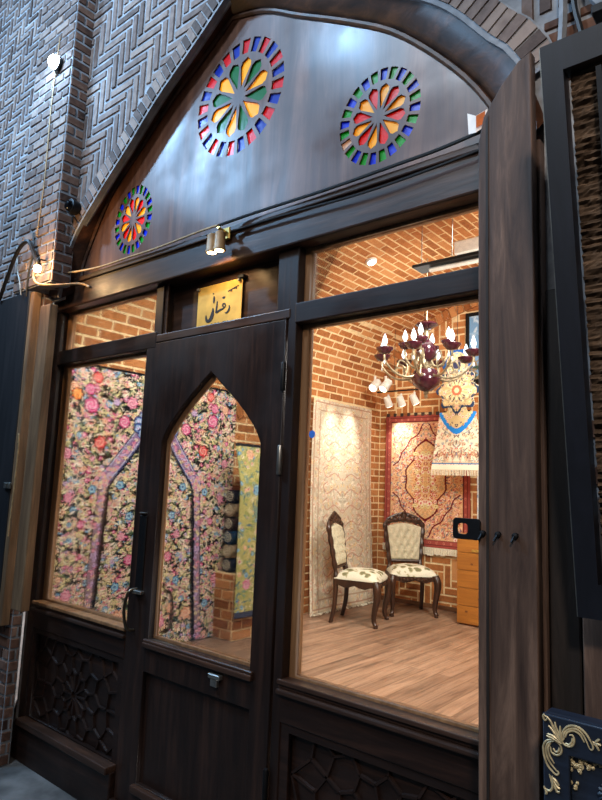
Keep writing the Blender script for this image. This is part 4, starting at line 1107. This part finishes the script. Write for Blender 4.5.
# ------------------------------------------------------------------ pine cabinet
PC = thing('pine_cabinet', 'honey coloured pine plank cabinet at the right behind the black hasp', 'cabinet', (-2.65, 4.5, ZF))
bm = BM()
for k in range(5): box(bm, -2.965, -2.34, 4.28, 4.315, ZF + .02 + k * .178, ZF + .02 + k * .178 + .175, .003)
obj('plank_front', bm, PINE, PC)
bm = BM(); box(bm, -2.95, -2.35, 4.315, 4.78, ZF, 1.14, .003); obj('carcass', bm, PINE, PC)
bm = BM(); box(bm, -2.975, -2.33, 4.27, 4.79, 1.14, 1.16, .003); obj('top_board', bm, PINE, PC)
bm = BM()
for x, z in ((-2.80, .86), (-2.72, .52), (-2.86, .38), (-2.62, .98)): lathe(bm, [(.001, 4.2785), (.016, 4.2785), (.016, 4.2805)], (x, 0, z), 10, 'y', (1, .7))
obj('knots', bm, plain('pine_knot', (110, 62, 24), .5), PC)
bm = plate(rrect(-2.80, -2.71, .985, 1.01, .006), [], 4.272, 4.281); obj('label_plate', bm, BRASS, PC)

# ------------------------------------------------------------------ carved chairs
UP = NT('floral_upholstery'); b = UP.n('ShaderNodeBsdfPrincipled'); tc = UP.n('ShaderNodeTexCoord')
v1 = UP.n('ShaderNodeTexVoronoi'); v1.inputs['Scale'].default_value = 11; UP.l(tc.outputs['Object'], v1.inputs['Vector'])
w1 = UP.n('ShaderNodeTexNoise'); w1.inputs['Scale'].default_value = 16; w1.inputs['Detail'].default_value = 3; UP.l(tc.outputs['Object'], w1.inputs['Vector'])
sb = UP.n('ShaderNodeMath', operation='MULTIPLY_ADD'); sb.inputs[1].default_value = .9; UP.l(w1.outputs[0], sb.inputs[0]); UP.l(v1.outputs[0], sb.inputs[2])
UP.l(ramp(UP, sb.outputs[0], [(.78, (112, 108, 76)), (.88, (160, 154, 118)), (.95, (208, 204, 184))]), b.inputs['Base Color']); b.inputs['Roughness'].default_value = .8
UP.l(b.outputs[0], UP.out.inputs[0])
def chair(label, loc, rz):
    """faces +X locally, origin on the floor under the seat"""
    c = thing('carved_chair', label, 'chair', loc, rz, 'carved chairs in the back corner')
    bm = BM(); n = 14                                # domed seat, wider at the front
    def hw(x): return .215 + .045 * (x + .22) / .44
    V = []
    for i in range(n + 1):
        x = -.22 + .45 * i / n; row = []
        for j in range(n + 1):
            t_ = -1 + 2 * j / n; e = (1 - abs(t_) ** 3.2) * (1 - abs(-1 + 2 * i / n) ** 3.2)
            row.append(bm.verts.new((x + .02 * (1 - t_ * t_) * (i / n), t_ * hw(x), .445 + .085 * max(0, e) ** .55)))
        V.append(row)
    for i in range(n):
        for j in range(n): bm.faces.new((V[i][j], V[i + 1][j], V[i + 1][j + 1], V[i][j + 1]))
    r = bmesh.ops.extrude_face_region(bm, geom=bm.faces[:]); vs = [v for v in r['geom'] if isinstance(v, bmesh.types.BMVert)]
    for v in vs: v.co.z = .425
    bmesh.ops.recalc_face_normals(bm, faces=bm.faces); obj('seat', bm, UP.m, c, False, True)
    bm = BM()                                         # apron with carved front
    for (x0, y0), (x1, y1) in (((.225, -.255), (.225, .255)), ((-.215, -.215), (.225, -.255)), ((-.215, .215), (.225, .255)), ((-.215, -.215), (-.215, .215))):
        d = Vector((x1 - x0, y1 - y0, 0)); L = d.length; d.normalize(); nn = Vector((-d.y, d.x, 0)) * .014
        A = [Vector((x0, y0, 0)) + nn, Vector((x1, y1, 0)) + nn, Vector((x1, y1, 0)) - nn, Vector((x0, y0, 0)) - nn]
        K = 8
        for k in range(K):
            t0, t1 = k / K, (k + 1) / K
            dep = lambda t_: .385 - .028 * abs(math.sin(t_ * PI * 2)) * (1 if abs(t_ - .5) < .3 else .4)
            P0, P1 = A[0].lerp(A[1], t0), A[0].lerp(A[1], t1); Q0, Q1 = A[3].lerp(A[2], t0), A[3].lerp(A[2], t1)
            q = [bm.verts.new((p.x, p.y, z)) for p, z in ((P0, dep(t0)), (P1, dep(t1)), (Q1, dep(t1)), (Q0, dep(t0)), (P0, .435), (P1, .435), (Q1, .435), (Q0, .435))]
            for f in ((0, 1, 5, 4), (3, 7, 6, 2), (4, 5, 6, 7), (0, 3, 2, 1), (0, 4, 7, 3), (1, 2, 6, 5)): bm.faces.new([q[i] for i in f])
    for k in range(9):
        y = -.16 + .04 * k; lathe(bm, [(.002, .238), (.014, .240), (.017, .247), (.010, .254), (.001, .256)], (0, y, .395 + .012 * math.cos(k * 1.6)), 8, 'x')
    bmesh.ops.recalc_face_normals(bm, faces=bm.faces); obj('seat_frame', bm, CHAIRW, c, False)
    for s in (-1, 1):                                  # cabriole front legs with knee and scroll foot
        bm = BM(); pts = smooth_pts([(.215, .235 * s, .43), (.238, .252 * s, .36), (.236, .25 * s, .27), (.212, .236 * s, .15), (.205, .232 * s, .07), (.226, .244 * s, .022), (.238, .25 * s, .012)], 4)
        n_ = len(pts); rr = np.interp(np.linspace(0, 1, n_), [0, .16, .4, .62, .8, .93, 1], [.038, .043, .032, .024, .021, .028, .014]); tube(bm, pts, list(map(float, rr)), 10)
        lathe(bm, [(.005, 0.0), (.024, .003), (.024, .016), (.012, .024)], (.228, .245 * s, 0), 10); obj('leg', bm, CHAIRW, c, False, True)
        bm = BM(); pts = smooth_pts([(-.205, .205 * s, .43), (-.205, .205 * s, .30), (-.215, .205 * s, .15), (-.25, .205 * s, .0)], 4)
        tube(bm, pts, list(map(float, np.linspace(.028, .021, len(pts)))), 8); obj('leg', bm, CHAIRW, c, False, True)
    # back: upholstered panel with buttons inside a carved frame
    lean = lambda z: -.205 - (z - .43) * .17
    hwb = lambda z: .165 + .055 * (z - .5) / .5
    topz = lambda t_: .955 + .04 * math.cos(t_ * PI / 2)
    bm = BM(); n, m_ = 26, 34; F, Bk = [], []
    for j in range(m_ + 1):
        rf, rb = [], []
        for i in range(n + 1):
            t_ = -1 + 2 * i / n; zt_ = topz(t_) - .03; z = .56 + (zt_ - .56) * j / m_
            e = max(0, (1 - t_ ** 4) * (1 - (-1 + 2 * j / m_) ** 4)) ** .5
            tuft = .016 * math.cos(t_ * 4.5 * PI) * math.cos((j / m_) * 5 * PI)
            rf.append(bm.verts.new((lean(z) + .018 + e * (.022 + tuft), t_ * (hwb(z) - .01), z))); rb.append(bm.verts.new((lean(z) - .018, t_ * (hwb(z) - .01), z)))
        F.append(rf); Bk.append(rb)
    for j in range(m_):
        for i in range(n):
            bm.faces.new((F[j][i], F[j][i + 1], F[j + 1][i + 1], F[j + 1][i])); bm.faces.new((Bk[j][i], Bk[j + 1][i], Bk[j + 1][i + 1], Bk[j][i + 1]))
    for j in range(m_):
        bm.faces.new((F[j][0], F[j + 1][0], Bk[j + 1][0], Bk[j][0])); bm.faces.new((F[j][n], Bk[j][n], Bk[j + 1][n], F[j + 1][n]))
    for i in range(n):
        bm.faces.new((F[0][i], Bk[0][i], Bk[0][i + 1], F[0][i + 1])); bm.faces.new((F[m_][i], F[m_][i + 1], Bk[m_][i + 1], Bk[m_][i]))
    bmesh.ops.recalc_face_normals(bm, faces=bm.faces); bk = obj('backrest', bm, CREAMFAB, c, False, True)
    for z, ys in ((.66, (-.09, 0, .09)), (.74, (-.05, .05)), (.82, (-.10, 0, .10)), (.90, (-.05, .05))):
        for y in ys:
            bm = BM(); lathe(bm, [(.001, .046), (.010, .044), (.012, .036)], (lean(z), y, z), 8, 'x'); obj('button', bm, CREAMFAB, bk, False, True)
    bm = BM()
    out = [(lean(.43), -.19, .43)] + [(lean(z), -hwb(z) - .012, z) for z in np.linspace(.5, .935, 7)] + [(lean(topz(t_)), t_ * (hwb(1.03) + .004), topz(t_) + .01) for t_ in np.linspace(-.92, .92, 9)] + [(lean(z), hwb(z) + .012, z) for z in np.linspace(.935, .5, 7)] + [(lean(.43), .19, .43)]
    oo = smooth_pts(out, 3); tube(bm, oo, [.026 + .005 * math.sin(i * 1.3) for i in range(len(oo))], 8); tube(bm, [(lean(.54), -.18, .54), (lean(.54), .18, .54)], .02, 8); obj('back_frame', bm, CHAIRW, c, False, True)
    bm = BM()                                         # pierced crest of scrolls
    for s in (-1, 1):
        for y0, z0, r0, a0 in ((.05, 1.03, .036, 0.2), (.115, 1.015, .034, .6), (.175, .99, .032, 1.0), (.215, .955, .026, 1.6), (.225, .90, .018, 1.9)):
            pts = [(lean(z0) + .004, s * (y0 + r0 * (1 - k / 16 * .8) * math.cos(a0 + k * .55)), z0 + r0 * (1 - k / 16 * .8) * math.sin(a0 + k * .55)) for k in range(16)]
            tube(bm, pts, [.014 * (1 - .5 * k / 16) for k in range(16)], 6)
        tube(bm, smooth_pts([(lean(1.02), s * .01, 1.08), (lean(1.02), s * .07, 1.07), (lean(1.0), s * .14, 1.045), (lean(.98), s * .20, 1.005), (lean(.94), s * .24, .94)], 4), .011, 6)
    lathe(bm, [(.002, 1.0), (.03, 1.015), (.036, 1.045), (.024, 1.07), (.028, 1.085), (.002, 1.105)], (lean(1.04) + .004, 0, 0), 10); obj('crest', bm, CHAIRW, c, False, True)
    return c
chair('carved chair with cream seat standing side-on in front of the cream carpet', (-3.705, 3.585, ZF), math.radians(19))
chair('carved chair with tufted back facing out in front of the red carpet', (-3.59, 4.39, ZF), math.radians(-46))

# ------------------------------------------------------------------ chandelier
CHC = Vector((-2.93, 3.5, 0))
CH = thing('chandelier', 'ornate burgundy glass chandelier with candle bulbs hanging from the vault', 'chandelier', (CHC.x, CHC.y, 2.5))
cc = (CHC.x, CHC.y, 0)
bm = BM(); tube(bm, [(cc[0], cc[1], 3.22), (cc[0], cc[1], 4.03)], .007, 6); lathe(bm, [(.01, 4.0), (.06, 4.03), (.07, 4.06)], cc, 14); obj('hanging_rod', bm, SILV, CH)
bm = BM(); lathe(bm, [(.01, 3.26), (.10, 3.255), (.115, 3.235), (.05, 3.20), (.02, 3.19)], cc, 20); obj('top_cup', bm, BURG, CH, smooth=True)
bm = BM(); lathe(bm, [(.018, 3.19), (.03, 3.16), (.024, 3.10), (.03, 3.08), (.03, 2.82), (.05, 2.80), (.04, 2.76)], cc, 16); obj('column', bm, SILV, CH, smooth=True)
bm = BM(); lathe(bm, [(.03, 3.09), (.075, 3.04), (.10, 2.97), (.085, 2.90), (.04, 2.86)], cc, 20); obj('vase', bm, BURG, CH, smooth=True)
bm = BM(); lathe(bm, [(.05, 2.80), (.12, 2.77), (.15, 2.70), (.13, 2.63), (.07, 2.58), (.02, 2.56)], cc, 22); obj('bowl', bm, BURG, CH, smooth=True)
bm = BM(); lathe(bm, [(.012, 2.57), (.03, 2.55), (.014, 2.53), (.022, 2.51), (.002, 2.49)], cc, 14); obj('finial', bm, SILV, CH, smooth=True)
def arm(a, R, z0, z1, cup, k):
    d = Vector((math.cos(a), math.sin(a), 0)); P = lambda r, z: tuple(CHC + d * r + Vector((0, 0, z)))
    bm = BM(); tube(bm, smooth_pts([P(.04, z0), P(R * .35, z0 - .10), P(R * .7, z0 - .09), P(R * .98, z1 - .10), P(R, z1)], 5), .012, 7)
    tube(bm, smooth_pts([P(R * .5, z0 - .10), P(R * .45, z0 + .0), P(R * .62, z0 + .05), P(R * .70, z0 - .02), P(R * .60, z0 - .03)], 4), .008, 6); A = obj('arm', bm, SILV, CH, smooth=True)
    e = CHC + d * R
    bm = BM(); lathe(bm, [(.012, z1 - .03), (cup * .6, z1 - .02), (cup, z1 + .02), (cup * 1.02, z1 + .035), (cup * .85, z1 + .03), (.02, z1 + .01)], (e.x, e.y, 0), 18); obj('cup', bm, BURG, A, smooth=True)
    bm = BM(); lathe(bm, [(.016, z1 + .015), (.016, z1 + .06), (.012, z1 + .064)], (e.x, e.y, 0), 10); obj('candle_sleeve', bm, CRYS, A, smooth=True)
    bm = BM(); lathe(bm, [(.010, z1 + .06), (.024, z1 + .085), (.026, z1 + .105), (.014, z1 + .145), (.002, z1 + .175)], (e.x, e.y, 0), 12); obj('candle_bulb', bm, BULB, A, smooth=True)
    bm = BM(); lathe(bm, [(.001, z1 - .13), (.012, z1 - .115), (.008, z1 - .08), (.002, z1 - .06)], (e.x, e.y, 0), 6); tube(bm, [(e.x, e.y, z1 - .06), (e.x, e.y, z1 - .025)], .002, 4); obj('crystal_drop', bm, CRYS, A)
for k in range(8): arm(2 * PI * (k + .3) / 8, .46, 2.80, 2.92, .082, k)
for k in range(4): arm(2 * PI * (k + .15) / 4, .22, 2.92, 3.03, .07, k)

# ------------------------------------------------------------------ interior lamps
bm = BM(); tube(bm, [(-4.14, 4.50, 2.775), (-3.42, 4.50, 2.775)], .010, 6); tube(bm, [(-3.9, 4.50, 2.775), (-3.9, 4.50, 3.54)], .003, 5); tube(bm, [(-3.5, 4.50, 2.775), (-3.5, 4.50, 3.74)], .003, 5)
tag(obj('lamp_rail', bm, IRON), 'thin dark rail hung on wires above the red carpet carrying white spotlights', 'rail')
def track_head(p, aim, s, label):
    t = thing('track_spotlight', label, 'lamp', p, 0, 'white track spotlights')
    p = Vector(p); d = (Vector(aim) - p).normalized(); u = d.orthogonal().normalized(); w = d.cross(u)
    def lt(prof, n=14):
        bm = BM(); rings = []
        for r, h in prof: rings.append([bm.verts.new(p + d * h + (u * math.cos(2 * PI * k / n) + w * math.sin(2 * PI * k / n)) * r) for k in range(n)])
        for A, B in zip(rings, rings[1:]):
            for k in range(n): bm.faces.new((A[k], A[(k + 1) % n], B[(k + 1) % n], B[k]))
        bm.faces.new(rings[0][::-1]); bm.faces.new(rings[-1]); bmesh.ops.recalc_face_normals(bm, faces=bm.faces); return bm
    obj('lamp_head', lt([(.03 * s, -.09 * s), (.05 * s, -.08 * s), (.055 * s, .02 * s), (.06 * s, .06 * s), (.05 * s, .062 * s)]), WHITE, t, smooth=True)
    obj('lens', lt([(.046 * s, .056 * s), (.046 * s, .066 * s)]), LEDIN, t)
    bm = BM(); box(bm, p.x - .012 * s, p.x + .012 * s, p.y - .012 * s, p.y + .012 * s, p.z, p.z + .12 * s, .003); obj('stem', bm, WHITE, t)
track_head((-4.10, 4.38, 2.84), (-4.10, 3.4, 2.0), 1.0, 'white spotlight leftmost in the cluster near the brick corner')
track_head((-3.96, 4.40, 2.83), (-4.2, 3.6, 1.9), 1.0, 'white spotlight second from the brick corner, beside the leftmost one')
track_head((-3.98, 4.50, 2.64), (-3.9, 4.86, 1.9), .82, 'white spotlight left of the three just above the red carpet')
track_head((-3.80, 4.50, 2.64), (-3.7, 4.86, 1.9), .82, 'white spotlight in the middle of the three above the red carpet')
track_head((-3.62, 4.50, 2.65), (-3.4, 4.86, 1.9), .82, 'white spotlight right of the three just above the red carpet')
def downlight(s, y, label):
    p = vault(s, y, .0); q = vault(s, y, 1.0); d = (q - p).normalized(); u = d.orthogonal().normalized(); w = d.cross(u)
    t = thing('ceiling_spotlight', label, 'lamp', p)
    def disc(prof):
        bm = BM(); n = 16; rg = [[bm.verts.new(p + d * h + (u * math.cos(2 * PI * k / n) + w * math.sin(2 * PI * k / n)) * r) for k in range(n)] for r, h in prof]
        for A, B in zip(rg, rg[1:]):
            for k in range(n): bm.faces.new((A[k], A[(k + 1) % n], B[(k + 1) % n], B[k]))
        bm.faces.new(rg[0]); bm.faces.new(rg[-1]); bmesh.ops.recalc_face_normals(bm, faces=bm.faces); return bm
    obj('ring', disc([(.055, 0), (.06, .015), (.045, .03)]), WHITE, t); obj('lens', disc([(.042, .028), (.04, .036)]), emit('bright_led', (240, 246, 255), 26.0), t)
    return p, d
D1 = downlight(FS[np.argmin(np.abs(FQ[:len(FQ) // 2, 0] + 3.30))], 3.0, 'small bright spotlight set in the brick vault beyond the right transom')
# fluorescent tray hung on wires
HT = thing('hanging_light_tray', 'pale hanging light fitting with dark tray on wires seen through the right transom', 'lamp', (-2.35, 2.6, 3.42))
bm = BM(); box(bm, -2.55, -1.70, 2.52, 2.70, 3.46, 3.485, .004); obj('tray', bm, IRON, HT)
bm = BM(); box(bm, -2.16, -1.72, 2.50, 2.74, 3.486, 3.60, .01); obj('ballast_box', bm, WHITE, HT)
bm = BM(); lathe(bm, [(.018, -2.42), (.02, -2.41), (.02, -1.80), (.018, -1.79)], (0, 2.6, 3.438), 12, 'x'); obj('tube', bm, WHITE, HT, smooth=True)
bm = BM()
for x, z in ((-2.50, 3.48), (-2.22, 3.48), (-1.76, 3.59)): tube(bm, [(x, 2.6, z), (x, 2.6, 4.03)], .003, 4)
obj('wires', bm, IRON, HT)
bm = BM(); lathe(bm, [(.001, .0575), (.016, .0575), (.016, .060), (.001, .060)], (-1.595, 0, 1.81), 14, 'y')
tag(obj('speck', bm, plain('blue_speck', (60, 120, 220), .4, 0, .1, 20, 0)), 'small round blue speck on the right window glass', 'speck')  # small flat blue disc set on the pane

# ------------------------------------------------------------------ lights
def area(name, loc, target, size, power, color, shape='DISK', spread=180):
    l = bpy.data.lights.new(name, 'AREA'); l.shape = shape; l.size = size; l.energy = power; l.color = color; l.spread = math.radians(spread)
    o = bpy.data.objects.new(name, l); o.location = loc; o.rotation_euler = (Vector(target) - Vector(loc)).to_track_quat('-Z', 'Y').to_euler(); COL.objects.link(o); return o
def spot(name, loc, target, power, color, ang, blend=.6, r=.03):
    l = bpy.data.lights.new(name, 'SPOT'); l.energy = power; l.color = color; l.spot_size = math.radians(ang); l.spot_blend = blend; l.shadow_soft_size = r
    o = bpy.data.objects.new(name, l); o.location = loc; o.rotation_euler = (Vector(target) - Vector(loc)).to_track_quat('-Z', 'Y').to_euler(); COL.objects.link(o); return o
def point(name, loc, power, color, r=.04):
    l = bpy.data.lights.new(name, 'POINT'); l.energy = power; l.color = color; l.shadow_soft_size = r
    o = bpy.data.objects.new(name, l); o.location = loc; COL.objects.link(o); return o
WARM = (1.0, .82, .60); WARM2 = (1.0, .945, .88); BLUE = (.36, .64, 1.0)
# shop ceiling lamps
area('shop_lamp', (-2.3, 1.2, 3.7), (-3.6, .9, 1.0), .5, 125, WARM2)
area('shop_lamp', (-2.0, 3.0, 3.85), (-2.6, 3.2, 0), .5, 100, WARM2)
area('shop_lamp', (-.9, 2.2, 2.9), (-4.2, 2.2, 1.4), .5, 75, WARM2)
point('chandelier_glow', (-2.93, 3.5, 3.25), 14, WARM2, .25)
spot('track_beam', (-3.85, 3.70, 3.0), (-4.26, 3.74, 2.10), 120, (1, .97, .92), 32, 1.0)
spot('track_beam', (-3.85, 4.05, 3.0), (-4.26, 4.07, 2.10), 120, (1, .97, .92), 32, 1.0)
spot('track_beam', (-3.95, 4.50, 2.56), (-3.97, 4.86, 2.18), 45, (1, .97, .92), 60, 1.0)
spot('carpet_beam', (-2.7, .9, 3.5), (-4.25, 1.2, 1.3), 330, (1, .97, .93), 76)
# bazaar lamps in the street, plus added fill and post spot
area('bazaar_and_fill_lamp', (-2.2, -2.8, 5.3), (-2.4, 0, 3.2), .5, 80, (.74, .87, 1.0))
area('bazaar_and_fill_lamp', (-2.75, -1.55, 5.25), (-1.8, 0, 3.4), .22, 48, BLUE)
area('bazaar_and_fill_lamp', (-4.9, -1.95, 5.05), (-3.0, 0, 3.3), .25, 150, BLUE)
spot('pilaster_beam', (-3.514, -.50, 4.25), (-3.60, -.2, 3.6), 42, BLUE, 140, .8, .05)
spot('post_fill_spot', (.9, -3.0, 3.8), (-.55, -.1, 1.5), 330, (1.0, .88, .78), 62, .8, .2)  # added spot to brighten the right post, no lamp stands there
area('bazaar_and_fill_lamp', (-1.0, -3.4, 4.6), (-1.8, 0, 1.4), .5, 14, (.86, .92, 1.0))  # added fill for the lower front, not a lamp of the bazaar
point('bulb_glow', (-3.42, -.33, 2.80), 8.0, (1.0, .60, .26), .02)
spot('plate_beam', (-2.097, -.105, 2.64), (-2.17, .05, 2.42), 3.0, (1.0, .82, .54), 110, .5, .015)
spot('plate_beam', (-2.045, -.105, 2.64), (-2.08, .0, 2.5), 3.4, (1.0, .60, .26), 120, .5, .015)
w = bpy.data.worlds.new('night'); SC.world = w; w.use_nodes = True
w.node_tree.nodes['Background'].inputs[0].default_value = (.10, .13, .18, 1); w.node_tree.nodes['Background'].inputs[1].default_value = .12

SC.view_settings.view_transform = 'Standard'; SC.view_settings.look = 'None'; SC.view_settings.exposure = 0.0; SC.view_settings.gamma = 1.0
SC.view_settings.use_curve_mapping = False
SC.cycles.use_denoising = True
SC.cycles.max_bounces = 8; SC.cycles.transparent_max_bounces = 12
SC.cycles.sample_clamp_indirect = 4.0
